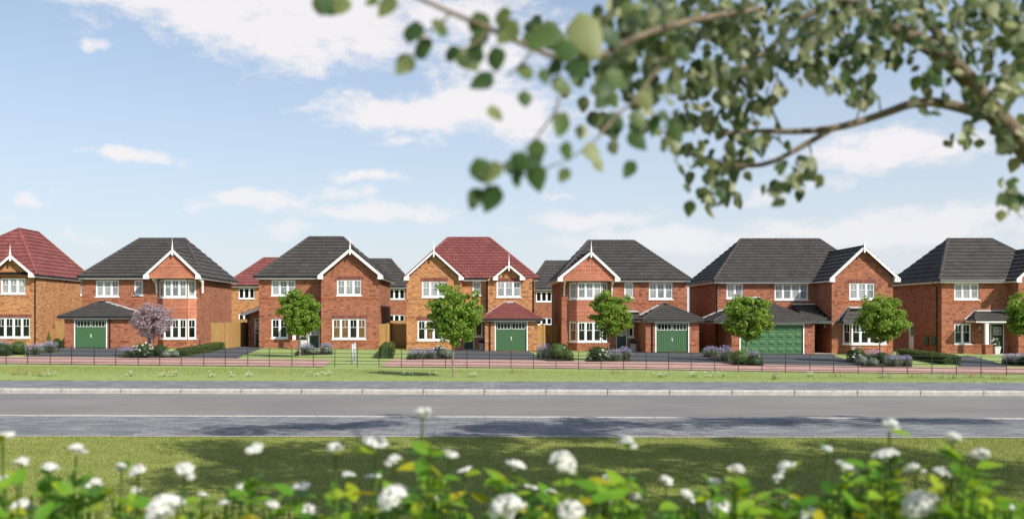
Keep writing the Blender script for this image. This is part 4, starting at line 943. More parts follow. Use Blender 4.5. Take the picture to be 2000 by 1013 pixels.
# ------------------------------------------------------------------ timber fences in the gaps
def timber_fence(label, pts, Hh=1.75):
    """pts: list of world (x, y); boards run between"""
    root = empty('timber_fence', (pts[0][0], pts[0][1], terrain(*pts[0])), label, 'fence', 'timber fences between the houses')
    b = MB()
    def piece(nm, P, *a):
        q = MB(); pbox(q, P, *a); q.build(nm, MAT['fence_wood'], root)
    for (xa, ya), (xb, yb) in zip(pts, pts[1:]):
        L = math.hypot(xb-xa, yb-ya); P = Pl(xa, ya, math.atan2(yb-ya, xb-xa)); n = max(2, int(L/.11)); z = terrain(xa, ya)
        for i in range(n):
            a = L*i/n; hh = Hh+rng.uniform(-.008, .008); pbox(b, P, a+.004, a+L/n-.004, z-.05, z+hh, -.012+rng.uniform(-.004, .004), .01)
        for v in (.35, .95, 1.5): piece('fence_rail', P, 0, L, z+v, z+v+.08, .012, .05)
        piece('fence_post', P, -.05, .05, z-.1, z+Hh+.05, .012, .11)
        n2 = max(1, round(L/1.8))
        for i in range(1, n2+1): piece('fence_post', P, L*i/n2-.05, L*i/n2+.045, z-.1, z+Hh+.04, .055, .14)
    tag(b.build('boards', MAT['fence_wood'], root), kind='stuff')
def wx(px, Y): return (PX(px, Y), Y)
timber_fence('timber board fence between the left buff house and the garage', [wx(108, 63), wx(127, 63)])
timber_fence('timber board fence with gate running back between pink tree house and brick house', [wx(413, 61.2), wx(443.5, 61.2), (PX(443.5, 61.2)+.05, 67.5), (PX(508, 65.4)+.3, 67.5)])
timber_fence('timber board fence beside the short clipped hedge, meeting buff brick wall', [wx(738, 62.4), wx(758, 62.4), (PX(758, 62.4)+.05, 64.8), (PX(796, 64.8), 64.8)])
timber_fence('timber board fence across the back gap below the rear dark-roofed house', [wx(735, 76), wx(800, 76)], 1.9)
timber_fence('timber board fence between red-roofed buff house and tile-hung bay house', [wx(1043, 62.6), wx(1064, 62.6), (PX(1064, 62.6)+.05, 65), (PX(1092, 65), 65)])
timber_fence('timber board fence across the back gap below the red-roofed rear house', [wx(440, 78), wx(512, 78)], 1.9)
timber_fence('shaded timber fence in the gap beside the double garage house', [wx(1338, 66.5), wx(1395, 66.5)])
# ------------------------------------------------------------------ estate fence along the lane
FEN = [(-150, 708.5, 42.9), (0, 710, 42.9), (480, 715, 42.9), (925, 719, 43.1), (1300, 723.5, 43.9), (1550, 727, 44.9), (1900, 731.8, 46), (2150, 735.5, 47)]
def fence_pt(px):
    for a, b in zip(FEN, FEN[1:]):
        if px <= b[0] or b is FEN[-1]:
            t = (px-a[0])/(b[0]-a[0]); py = a[1]+(b[1]-a[1])*t; s = (a[2]+(b[2]-a[2])*t)/.98; return Vector((PX(px, FP/s), FP/s, PZ(py, FP/s)))
root = empty('estate_fence', fence_pt(900), 'low black iron estate fence with five rails between lane and verge', 'fence')
def resample(f, a, b, step):
    pts = [f(a)]; p = a; d = 0; last = f(a)
    while p < b:
        p += 2; q = f(p); d += (Vector((q.x, q.y))-Vector((last.x, last.y))).length; last = q
        if d >= step: pts.append(q); d -= step
    return pts
fp = resample(fence_pt, -118, 2130, .98)
FH = .80
def gz(p): return terrain(p.x, p.y)
pm = MB(); pm.box(-.014, .014, -.008, .008, -.1, FH+.02); pm.box(-.03, .03, -.03, .03, -.1, -.02)
pme = None
for p in fp:
    if pme is None:
        o = pm.build('post', MAT['fence_iron'], root, at=(0, 0, 0)); pme = o.data
    else:
        o = bpy.data.objects.new('post', pme); COL.objects.link(o); o.parent = root
    o.location = Vector((p.x, p.y, gz(p)))-wloc(root)
for k, v in enumerate((.80, .62, .45, .29, .14)):
    m = MB()
    if k == 0: m.tube([(p.x, p.y, gz(p)+v) for p in fp], .012, 6)
    else:
        for a, b in zip(fp, fp[1:]):
            za, zb = gz(a)+v, gz(b)+v
            m.hexa([(a.x, a.y-.005, za-.011), (b.x, b.y-.005, zb-.011), (b.x, b.y+.005, zb-.011), (a.x, a.y+.005, za-.011)], [(a.x, a.y-.005, za+.011), (b.x, b.y-.005, zb+.011), (b.x, b.y+.005, zb+.011), (a.x, a.y+.005, za+.011)])
    m.build('rail', MAT['fence_iron'], root)
# ------------------------------------------------------------------ numpy leaf clouds
def leaf_mesh(name, C, S, mat, parent, at, seed=0, aspect=.6, updir=.3, N=None):
    """C: (n,3) world centres, S: (n,) sizes; one pointed leaf of two triangles each, random facing"""
    r = np.random.default_rng(seed); n = len(C)
    d = r.normal(size=(n, 3)); d[:, 2] += updir
    if N is not None: d = d*.6+N
    d /= np.linalg.norm(d, axis=1)[:, None]
    a = np.cross(d, r.normal(size=(n, 3))); a /= np.linalg.norm(a, axis=1)[:, None]; b = np.cross(d, a)
    S = np.asarray(S)[:, None]
    fold = d*S*.12
    V = np.stack([C-a*S*.5, C-b*S*.5*aspect+fold, C+a*S*.5, C+b*S*.5*aspect+fold], 1).reshape(-1, 3)-np.array(at)
    me = bpy.data.meshes.new(name); me.vertices.add(4*n); me.vertices.foreach_set('co', V.astype(np.float32).ravel())
    i = np.arange(n)*4; F = np.stack([i, i+1, i+2, i, i+2, i+3], 1).ravel()
    me.loops.add(6*n); me.loops.foreach_set('vertex_index', F.astype(np.int32)); me.polygons.add(2*n); me.polygons.foreach_set('loop_start', np.arange(0, 6*n, 3, dtype=np.int32))
    me.materials.append(MAT[mat]); me.update(calc_edges=True); me.validate()
    return link_mesh(name, me, parent, at)
def blade_mesh(name, B, Hh, Wd, mat, parent, at, seed=0, lean=.5, mats=None):
    r = np.random.default_rng(seed); n = len(B); a = r.uniform(0, 2*np.pi, n); dx, dy = np.cos(a), np.sin(a)
    l = r.uniform(0, lean, n)*Hh; b = r.uniform(0, 2*np.pi, n)
    tip = B+np.stack([np.cos(b)*l, np.sin(b)*l, Hh], 1); w = np.stack([dx*Wd/2, dy*Wd/2, np.zeros(n)], 1)
    V = np.stack([B-w, B+w, tip], 1).reshape(-1, 3)-np.array(at)
    me = bpy.data.meshes.new(name); me.vertices.add(3*n); me.vertices.foreach_set('co', V.astype(np.float32).ravel())
    me.loops.add(3*n); me.loops.foreach_set('vertex_index', np.arange(3*n, dtype=np.int32)); me.polygons.add(n); me.polygons.foreach_set('loop_start', np.arange(0, 3*n, 3, dtype=np.int32))
    me.materials.append(MAT[mat]); me.update(calc_edges=True); me.validate()
    return link_mesh(name, me, parent, at)
def ball_pts(r, n, c, rad, shell=.55):
    d = r.normal(size=(n, 3)); d /= np.linalg.norm(d, axis=1)[:, None]
    q = r.uniform(shell**3, 1, n)**(1/3)
    return np.array(c)+d*q[:, None]*np.array(rad), d
# ------------------------------------------------------------------ grass
r = np.random.default_rng(3)
def grass(name, n, x0, x1, y0f, y1f, h, w, zf, label, seed, edge=None):
    x = r.uniform(x0, x1, n); t = r.uniform(0, 1, n); ya = np.array([y0f(v) for v in x]); yb = np.array([y1f(v) for v in x]); y = ya+(yb-ya)*t
    z = np.array([zf(a, b) for a, b in zip(x, y)]) if zf else np.zeros(n)
    o = blade_mesh(name, np.stack([x, y, z-.004], 1), r.uniform(.5, 1.2, n)*h, r.uniform(.6, 1.2, n)*w, 'grass_blade', None, (0, 0, 0), seed, 1.3)
    return tag(o, label, 'grass', kind='stuff')
grass('lawn_grass', 330000, -8.6, 11.5, lambda x: 8.2, lambda x: L_lawn(x)+.02, .045, .008, None, 'short mown grass of the near lawn below the footpath', 5)
grass('verge_grass', 150000, -24, 25, lambda x: L_fp(x)-.03, lambda x: L_fp(x)+6.6, .05, .014, terrain, 'mown grass of the verge in front of the estate fence', 6)
# ------------------------------------------------------------------ young street trees
def young_tree(name, label, base, hgt, lobes, leafmat, barkmat, leaves, lsize, seed, trunk_r=.035, group=None, cat='tree'):
    """lobes: (dx, dz, rx, rz) in metres relative to base"""
    r = np.random.default_rng(seed); root = empty(name, base, label, cat, group)
    b = np.array(base); top = np.array([b[0]+lobes[0][0]*.3, b[1], b[2]+hgt*.86])
    t = MB(); k = 7; pts = [b+(top-b)*i/(k-1)+np.array([r.uniform(-.03, .03), r.uniform(-.03, .03), 0])*(i > 0) for i in range(k)]; pts[0] = b+np.array([0, 0, -.08])
    t.tube(pts, [trunk_r*(1.25-.95*i/(k-1)) for i in range(k)], 8)
    P, Nn = [], []
    for (dx, dz, rx, rz) in lobes:
        for _ in range(5):
            c = b+np.array([dx, 0, dz])+r.uniform(-.75, .75, 3)*np.array([rx, rx, rz])
            s = pts[min(k-1, 3+r.integers(0, 3))]; mid = (s+c)/2+r.uniform(-.08, .08, 3)
            t.tube([s, mid, c], [trunk_r*.45, trunk_r*.3, trunk_r*.12], 5)
    t.build('trunk', MAT[barkmat], root, smooth=True)
    tot = sum(l[2]**2*l[3] for l in lobes)
    for (dx, dz, rx, rz) in lobes:
        n = int(leaves*rx*rx*rz/tot)
        nc = max(6, n//85)
        cc, dd = ball_pts(r, nc, b+np.array([dx, 0, dz]), (rx*.9, rx*.85, rz*.9), .45)
        for j in range(nc):
            q, d2 = ball_pts(r, n//nc, cc[j], np.array([.27, .27, .2])*r.uniform(.6, 1.25)*(rx/.8)**.5, .15); P.append(q); Nn.append(d2*.35+dd[j]*.5)
    C = np.concatenate(P); N = np.concatenate(Nn)
    leaf_mesh('crown', C, r.uniform(.6, 1.25, len(C))*lsize, leafmat, root, base, seed, .62, .35, N)
    return root
def tree_at(label, bp, cx0, cx1, ct, cb, seed, leafmat='leaf_young', lobes=None, leaves=13500, ls=.13, Y=None, group='young street trees in leaf', name='young_tree', bark='bark_grey'):
    g = G(*bp) if Y is None else Vector((PX(bp[0], Y), Y, ground_at(bp[0], Y)))
    m = g.y/FP; w = (cx1-cx0)*m; xc = ((cx0+cx1)/2-bp[0])*m; zt = PZ(ct, g.y)-g.z; zb = PZ(cb, g.y)-g.z; H = zt-zb
    L = [(xc+a*w, zb+c*H, e*w, f*H) for a, c, e, f in (lobes or [(-.14, .74, .30, .25), (.2, .66, .27, .26), (-.24, .48, .26, .27), (.2, .4, .29, .27), (-.04, .22, .29, .21), (-.0, .52, .36, .34), (.02, .34, .38, .26)])]
    return young_tree(name, label, g, zt, L, leafmat, bark, leaves, ls, seed, group=group)
tree_at('young green tree on the lawn before the porch of plain-gabled brick house', (586, 697), 541, 633, 563, 656, 11)
tree_at('young green tree standing alone in the verge outside the iron fence', (886, 737), 830, 947, 552, 676, 12, leaves=15000, ls=.11)
tree_at('young green tree before the bay of the tile-hung brick house', (1189, 704), 1148, 1240, 566, 660, 13)
tree_at('young green tree in front of the double garage door', (1458, 706), 1411, 1512, 570, 672, 14)
tree_at('young green tree before the canted bay, between double garage and long low hedge', (1719, 708), 1671, 1777, 570, 670, 15)
tree_at('young green tree before the gable beyond the white porch post', (2012, 712), 1964, 2062, 570, 668, 16)
tree_at('small tree with dusky pink leaves in front of the tile-hung bay', (301, 696), 256, 343, 584, 664, 17, 'leaf_purple', [(-.02, .7, .3, .3), (.18, .5, .3, .32), (-.22, .45, .28, .32), (.0, .28, .34, .28), (.0, .5, .34, .36)], 9500, .085, None, None, 'pink_leaved_tree', 'bark')
# ------------------------------------------------------------------ garden shrubs
BK = {}
def shrub(kind, label, px, py, wpx, hpx, seed, cat='shrub', bloom=None, group=None):
    g = G(px, py); m = g.y/FP; w = wpx*m/2; h = hpx*m*.98; r = np.random.default_rng(seed); b = np.array(g)
    names = dict(ball='box_ball', lav='lavender_bush', rose='rose_bush', cone='conifer_cone', sage='grey_leaved_shrub', low='low_shrub')
    root = empty(names[kind], g, label, cat, group)
    if kind in ('ball', 'sage', 'low'):
        mat = dict(ball='leaf_box', sage='leaf_sage', low='leaf_dark')[kind]; rad = np.array([w, w, h/2]); n = 2200 if kind == 'ball' else 1500
        C, d = ball_pts(r, n, b+np.array([0, 0, h/2]), rad, .72 if kind == 'ball' else .4)
        if kind != 'ball': C += r.normal(size=C.shape)*w*.1
        C[:, 2] = np.maximum(C[:, 2], b[2]+.01)
        leaf_mesh('foliage', C, r.uniform(.6, 1.3, n)*(.05 if kind == 'ball' else .085), mat, root, g, seed, .6, .2, d)
        k = MB(); k.lathe(b, [(w*.3, 0), (w*.66, h*.2), (w*.7, h*.5), (w*.45, h*.8), (w*.1, h*.88)], 10); k.build('dark_core', MAT['leaf_dark'], root)  # solid dark core, stands in for the shade deep among the leaves
    elif kind == 'cone':
        n = 1800; t = r.uniform(0, 1, n)**.6; a = r.uniform(0, 6.283, n); rr = w*(1-.0)*t*r.uniform(.82, 1.05, n); rr = np.where(t > .85, rr*(1-(t-.85)*3), rr)
        C = b+np.stack([np.cos(a)*rr, np.sin(a)*rr, h*(1-t)], 1); N = np.stack([np.cos(a), np.sin(a), np.full(n, .3)], 1)
        leaf_mesh('foliage', C, r.uniform(.6, 1.2, n)*.05, 'leaf_cone', root, g, seed, .5, .2, N)
        k = MB(); k.lathe(b, [(.02, -.02), (.03, h*.02), (w*.7, h*.12), (w*.4, h*.5), (.01, h*.92)], 9); k.build('dark_core', MAT['leaf_dark'], root)  # dark inner cone, its colour gives the shade behind the foliage
    elif kind == 'lav':
        n = 900; a = r.uniform(0, 6.283, n); rr = np.sqrt(r.uniform(0, 1, n))*w
        B = b+np.stack([np.cos(a)*rr*.75, np.sin(a)*rr*.6, np.zeros(n)], 1)
        hh = h*(.5+.25*np.sqrt(np.maximum(0, 1-(rr/w)**2)))*r.uniform(.7, 1.15, n)
        blade_mesh('foliage', B, hh, np.full(n, .03), 'leaf_sage', root, g, seed, .5)
        C, d = ball_pts(r, 900, b+np.array([0, 0, h*.25]), (w*.9, w*.7, h*.36), .3); C[:, 2] = np.maximum(C[:, 2], b[2]+.01)
        leaf_mesh('leaves', C, r.uniform(.05, .1, 900), 'leaf_hedge', root, g, seed+1, .35, .6)
        n = 430; a = r.uniform(0, 6.283, n); rr = np.sqrt(r.uniform(0, 1, n)); top = h*(.62+.38*np.sqrt(1-rr**2*.95))
        C = b+np.stack([np.cos(a)*rr*w, np.sin(a)*rr*w*.8, top*r.uniform(.62, 1.0, n)], 1)
        leaf_mesh('flower_spikes', C, r.uniform(.04, .085, n), bloom or 'lavender_bloom', root, g, seed+2, .5, .3)
    elif kind == 'rose':
        C, d = ball_pts(r, 1500, b+np.array([0, 0, h*.48]), (w*.95, w*.8, h*.48), .35); C += r.normal(size=C.shape)*w*.08; C[:, 2] = np.maximum(C[:, 2], b[2]+.01)
        leaf_mesh('foliage', C, r.uniform(.06, .13, 1500), 'leaf_dark', root, g, seed, .6, .3, d)
        nb = 11; cc, dd = ball_pts(r, nb, b+np.array([0, 0, h*.52]), (w, w*.8, h*.5), .9); cc[:, 1] = b[1]-abs(cc[:, 1]-b[1]); cc[:, 2] = np.maximum(cc[:, 2], b[2]+.15)
        P = np.concatenate([ball_pts(r, 16, c, (.07, .07, .06), .2)[0] for c in cc]); leaf_mesh('blooms', P, r.uniform(.05, .09, len(P)), bloom or 'petal_white', root, g, seed+3, .9, .2)
        k = MB()
        for j in range(7): q = cc[j]; k.tube([b, (b+q)/2+np.array([0, 0, .05]), q], [.014, .01, .005], 5)
        k.build('stems', MAT['stem_green'], root)['kind'] = 'stuff'
    return root
LV = 'lavender bushes in the front beds'
beds = [
 ('low', 'low green shrub at the end of the left buff house bed', 4, 695, 34, 26), ('lav', 'lavender bush behind low shrub at the left buff house', 3, 686, 40, 22), ('ball', 'round clipped box ball in the left buff house bed', 36, 692, 34, 29), ('lav', 'lavender bush touching the round box ball', 66, 693, 34, 24), ('lav', 'pale lavender bush below the left conifer cone', 95, 689, 36, 25), ('cone', 'little conifer cone in lavender beside left buff house', 95, 676, 13, 31), ('low', 'dark small shrub by timber fence of the left buff house', 112, 680, 16, 20),
 ('lav', 'lavender bush at the left foot of pink-leaved tree bed', 247, 698, 34, 24), ('rose', 'white rose bush beneath the pink-leaved tree', 280, 699, 38, 32), ('low', 'green shrub between pink-leaved tree and grey domed shrubs', 312, 696, 32, 24), ('sage', 'grey domed shrub next to the white rose and pink tree', 324, 698, 18, 14), ('sage', 'smaller grey domed shrub at the hedge end', 342, 697, 15, 13),
 ('lav', 'lavender bush left of small green tree trunk, below porch pier', 596, 691, 34, 23), ('sage', 'grey shrub between two lavenders on the porch lawn', 611, 692, 22, 14), ('lav', 'lavender bush before the dark front door of plain-gabled house', 637, 687, 26, 20), ('sage', 'domed grey shrub at the foot of lavender on porch lawn', 638, 690, 20, 13),
 ('lav', 'wide lavender bush before the buff gable', 812, 702, 34, 24), ('lav', 'lavender bush with violet spikes before buff gable window', 838, 701, 30, 23), ('rose', 'small white-flowered shrub between lavender and driveway', 858, 695, 26, 20), ('sage', 'grey low shrub at the driveway edge by verge tree', 872, 699, 32, 17),
 ('lav', 'tall violet lavender bush by buff garage corner', 1062, 699, 30, 31), ('cone', 'little conifer cone beside the tile-hung bay house', 1072, 678, 12, 29), ('ball', 'mounded green bush below the little conifer, tile-hung bay house', 1087, 702, 36, 34), ('ball', 'small dark box ball beside mounded bush', 1110, 704, 22, 21), ('rose', 'pale rose standing behind mounded bush at bay house', 1098, 690, 22, 20),
 ('rose', 'white rose bush beneath the tree at tile-hung bay', 1168, 706, 46, 33), ('lav', 'lavender bush beside white rose at tile-hung bay driveway', 1199, 706, 30, 27), ('lav', 'lavender bush at driveway edge of tile-hung bay house', 1220, 702, 28, 27),
 ('lav', 'lavender bush at outer edge of double garage bed', 1388, 697, 32, 24), ('cone', 'slim conifer cone behind outer lavender, double garage house', 1391, 682, 12, 31), ('cone', 'conifer cone by the double garage pier', 1436, 688, 13, 29), ('lav', 'dense violet lavender bush in the middle of double garage bed', 1417, 706, 32, 34), ('ball', 'large round green bush in double garage bed', 1443, 712, 36, 31), ('lav', 'lavender bush against the double garage door', 1471, 703, 26, 20), ('low', 'flat low box plant at the double garage drive edge', 1473, 713, 34, 14),
 ('rose', 'white rose bush below the canted bay of double garage house', 1672, 708, 40, 31), ('sage', 'grey dome shrub under canted bay rose', 1682, 713, 24, 18), ('sage', 'second grey dome shrub below tree at canted bay', 1704, 715, 22, 16), ('lav', 'pinkish lavender bush under tree at canted bay', 1706, 704, 36, 24), ('low', 'green shrub behind grey domes at canted bay', 1724, 711, 30, 24), ('lav', 'wide lavender bush between canted bay and low hedge', 1745, 716, 34, 27), ('lav', 'violet lavender bush at lane edge by low hedge', 1768, 715, 26, 24),
 ('lav', 'lavender bush by the porch path of right-hand house', 1972, 712, 30, 24), ('lav', 'lavender bush at outer end of porch path bed', 1994, 713, 30, 25), ('low', 'green shrub behind porch path lavender', 2010, 714, 30, 22)]
for i, (k, lb, px, py, w, hgt) in enumerate(beds):
    shrub(k, lb, px, py, w, hgt, 100+i*7, bloom='petal_pink' if 'pinkish' in lb else None, group={'lav': LV, 'cone': 'small conifer cones', 'ball': 'clipped box balls', 'rose': 'white rose bushes', 'sage': 'grey domed shrubs', 'low': 'low green shrubs'}[k])
for (pts) in ([(-20, 697), (115, 686), (118, 679), (-20, 684)], [(232, 699.3), (262, 700), (352, 699.5), (345, 692), (240, 691)], [(575, 694), (650, 692), (650, 686), (578, 687)], [(793, 703.2), (886, 701), (884, 692), (796, 694)], [(1048, 702), (1070, 706), (1122, 706), (1118, 695), (1050, 690)],
              [(1143, 707), (1232, 706.5), (1232, 696), (1146, 697)], [(1374, 697), (1430, 713.5), (1492, 714.5), (1488, 700), (1430, 693), (1376, 690)], [(1650, 706), (1682, 717), (1782, 717.6), (1780, 708), (1655, 699)], [(1955, 714), (2040, 716), (2040, 704), (1957, 706)]):
    o = patch('flower_bed', pts, 'soil', .035)
# clipped hedges
def hedge(label, a, b, w, h0, h1, seed):
    A, B = G(*a), G(*b); r = np.random.default_rng(seed); root = empty('clipped_hedge', (A+B)/2, label, 'hedge', 'clipped hedges'); d = (B-A); L = d.length; d.normalize(); s = Vector((-d.y, d.x, 0))
    n = int(1500*L/2+1800); t = r.uniform(-.02, 1.02, n); a_ = r.uniform(-.35, np.pi+.35, n)
    u = np.sign(np.cos(a_))*np.abs(np.cos(a_))**.5; v = np.sign(np.sin(a_))*np.abs(np.sin(a_))**.45
    q = r.uniform(.86, 1.04, n); en = np.minimum(1, np.minimum(t+.02, 1.02-t)*L/.18)**.5
    hh = (h0+(h1-h0)*t)
    C = np.array(A)+np.outer(t*L, np.array(d))+np.outer(u*q*w/2*(.6+.4*en), np.array(s)); C[:, 2] += np.maximum(.02, hh*(.25+.75*v)*q*(.75+.25*en))
    low = r.uniform(0, 1, n) < .45; C[low, 2] = np.array(A.z+(B.z-A.z)*t)[low]+r.uniform(.02, .85, n)[low]*hh[low]
    side = np.where(r.uniform(0, 1, n) < .5, -1, 1); C[low] = C[low]*1
    Cl = np.array(A)+np.outer(t*L, np.array(d))+np.outer(side*w/2*r.uniform(.9, 1.03, n), np.array(s)); C[low, :2] = Cl[low, :2]
    N = np.outer(u, np.array(s)); N[:, 2] += v
    leaf_mesh('foliage', C, r.uniform(.05, .1, n), 'leaf_hedge', root, wloc(root), seed, .6, .3, N)
    m = MB(); P = lambda x, y, z: A+d*x+s*y+Vector((0, 0, z))
    m.hexa([P(.06, -w*.38, -.05), P(L-.06, -w*.38, -.05), P(L-.06, w*.38, -.05), P(.06, w*.38, -.05)], [P(.1, -w*.34, h0*.9), P(L-.1, -w*.34, h1*.9), P(L-.1, w*.34, h1*.9), P(.1, w*.34, h0*.9)])
    m.build('dark_core', MAT['leaf_dark'], root)  # dark inner block, shade between the hedge leaves put into its colour
hedge('clipped hedge running back from pink-leaved tree bed to the timber fence', (352, 696), (428, 682), .7, .42, .5, 501)
hedge('short clipped hedge beside the timber fence and grey bollards', (754, 700), (760, 686), .75, .72, .62, 502)
hedge('long low clipped hedge between double garage house and porch house', (1764, 696), (1860, 712), .75, .5, .52, 503)
# ------------------------------------------------------------------ pots by the doors
def pot(label, px, py, hpx, wpx, potm, bloom, seed, plant=.9, Y=None):
    Y = Y or G(px, py).y; g = Vector((PX(px, Y), Y, ground_at(px, Y)+.03)); m = Y/FP; h = hpx*m; w = wpx*m/2; r = np.random.default_rng(seed)
    root = empty('planter', g, label, 'planter', 'planters by the front doors'); p = MB()
    rr = [(w*.68, 0), (w, h)]
    p.hexa([(g.x+a*w*.7, g.y+b*w*.7, g.z) for a, b in ((-1, -1), (1, -1), (1, 1), (-1, 1))], [(g.x+a*w, g.y+b*w, g.z+h) for a, b in ((-1, -1), (1, -1), (1, 1), (-1, 1))])
    p.box(g.x-w*1.06, g.x+w*1.06, g.y-w*1.06, g.y+w*1.06, g.z+h-.05, g.z+h+.01); p.build('pot', MAT[potm], root)
    C, d = ball_pts(r, 420, np.array(g)+np.array([0, 0, h+w*plant*.7]), (w*1.25, w*1.2, w*plant), .3); leaf_mesh('foliage', C, r.uniform(.05, .1, 420), 'leaf_dark', root, g, seed, .6, .3, d)
    cc, dd = ball_pts(r, 16, np.array(g)+np.array([0, 0, h+w*plant*.8]), (w*1.35, w*1.2, w*plant), .9); cc[:, 2] = np.maximum(cc[:, 2], g.z+h+.03)
    P = np.concatenate([ball_pts(r, 12, c, (.07, .07, .06), .2)[0] for c in cc]); leaf_mesh('blooms', P, r.uniform(.05, .09, len(P)), bloom, root, g, seed+1, .9, .2)
pot('white pot of white flowers beside the door behind pink-leaved tree', 262, 679, 16, 12, 'pot_white', 'petal_white', 601, 1.5, 61.0)
pot('white pot of white flowers by the porch pier of plain-gabled house', 594, 680, 16, 12, 'pot_white', 'petal_white', 602, 1.3, 61.6)
pot('grey pot with purple flowers by the buff house door', 940, 681, 13, 9, 'pot_grey', 'petal_purple', 603, .8, 61.3)
pot('grey pot with purple flowers by the tile-hung bay house door', 1237, 682, 14, 10, 'pot_grey', 'petal_purple', 604, .9, 61.3)
pot('white pot of white flowers beside the white porch post', 1946, 688, 14, 12, 'pot_white', 'petal_white', 605, 1.5, 60.9)
# ------------------------------------------------------------------ grey bollards
for px, py, hp, lb in ((688.4, 711.6, 40, 'light grey steel bollard, the one of the pair by the fence'), (692.8, 706, 36.5, 'light grey steel bollard, the one of the pair set back')):
    g = G(px, py); h = hp*g.y/FP; root = empty('bollard', g, lb, 'bollard', 'pair of grey bollards on the lawn')
    m = MB(); m.lathe(g, [(.055, -.1), (.055, h-.02), (.045, h), (.0, h+.005)], 14); m.build('tube', MAT['steel'], root, smooth=True)
    m = MB(); m.lathe(g, [(.075, -.02), (.075, .02), (.058, .03)], 14); m.build('base_plate', MAT['lead'], root)
    m = MB(); m.lathe(g, [(.0555, h*.72), (.058, h*.725), (.058, h*.77), (.0555, h*.775)], 14); m.build('band', MAT['white_paint'], root)
# ------------------------------------------------------------------ verge wild flowers
wf = [(40, 733, 'petal_red', 24), (75, 735, 'petal_red', 22), (95, 736, 'petal_white', 24), (253, 736, 'petal_white', 8), (318, 737, 'petal_white', 10), (338, 736, 'petal_white', 10), (412, 737, 'petal_white', 10), (456, 736, 'petal_white', 10), (485, 736, 'petal_white', 14), (608, 735, 'petal_white', 30), (638, 734, 'petal_white', 24), (800, 734, 'petal_white', 30), (845, 735, 'petal_white', 24), (925, 737, 'petal_white', 20), (1010, 728, 'petal_red', 24), (1205, 731, 'petal_red', 30), (1290, 737, 'petal_white', 26), (1352, 737, 'petal_white', 20), (1400, 737, 'petal_white', 46), (1512, 741, 'petal_purple', 16), (1580, 736, 'petal_white', 16), (1636, 737, 'petal_red', 24), (1730, 739, 'petal_purple', 30), (1790, 738, 'petal_red', 34), (1850, 740, 'petal_purple', 40), (1900, 738, 'petal_red', 40), (1955, 741, 'petal_red', 34)]
CN = {'petal_red': 'red', 'petal_white': 'white', 'petal_purple': 'purple'}
where = ['before the leftmost buff house', 'before the left conifer cone bed', 'beside red flowers before the left garage', 'before the pink-leaved tree', 'before the grey domed shrubs', 'below the end of clipped hedge', 'before the tile-hung house wall', 'before the timber gate', 'left of the porch lawn', 'before the porch-lawn tree', 'before the lane end', 'in the verge tree shadow', 'just left of verge tree trunk', 'just right of verge tree trunk', 'before the buff garage driveway', 'before the tile-hung bay rose', 'before the bay house garage', 'before shaded gap of double garage house', 'before the double garage conifers', 'before the double garage drive', 'before the panelled garage door', 'before the canted bay', 'before the canted bay lavender', 'before the long low hedge', 'below the long low hedge end', 'before the porch path', 'before the porch pier house gable']
for i, ((px, py, mt, w), wh) in enumerate(zip(wf, where)):
    g = G(px, py); r = np.random.default_rng(900+i); W = w*g.y/FP/2; n = 9+w//4; root = empty('wildflower_clump', g, f'{CN[mt]} wild flowers in the grass verge {wh}', 'wild flowers', 'wild flower clumps in the verge')
    B = np.array(g)+np.stack([r.uniform(-W, W, n), r.uniform(-.25, .25, n), np.full(n, -.01)], 1); hh = r.uniform(.08, .26, n)
    wfs = blade_mesh('leaf_blades', np.repeat(B, 3, 0), np.repeat(hh, 3)*r.uniform(.5, 1, 3*n), np.full(3*n, .018), 'leaf_box', root, g, 900+i, .25)
    wfs['kind'] = 'stuff'; T = B.copy(); T[:, 2] += hh*.97
    P = np.concatenate([t+r.normal(size=(4, 3))*.014 for t in T]); leaf_mesh('blooms', P, r.uniform(.018, .04, len(P)), mt, root, g, 950+i, .9, .5)

# ------------------------------------------------------------------ white-flowered shrubs close to the camera
FL = [(5,852,50),(149,879,42),(42,901,36),(98,916,44),(237,912,32),(269,918,44),(177,947,54),(359,917,54),(265,960,30),(497,876,42),(655,876,44),(470,949,34),(589,950,40),(527,982,46),(325,1000,82),(40,990,48),(604,997,40),(396,966,22),(681,927,36),(9,940,40),(440,981,28),
 (825,806,46),(733,865,54),(768,900,40),(878,887,44),(908,918,34),(1007,909,44),(1099,907,60),(1228,865,40),(1037,951,30),(1186,938,36),(1300,940,38),(1339,968,40),(770,975,68),(992,997,76),(1114,997,58),(1191,971,46),(1232,968,40),(729,931,36),(852,975,34),(1073,964,30),
 (1736,830,46),(1860,855,46),(1615,879,30),(1915,890,46),(1536,911,42),(1440,918,38),(1521,933,32),(1653,912,44),(1729,890,54),(1788,916,40),(1838,925,50),(1394,940,30),(1403,990,50),(1549,981,40),(1580,1004,46),(1801,990,76),(1963,988,40)]
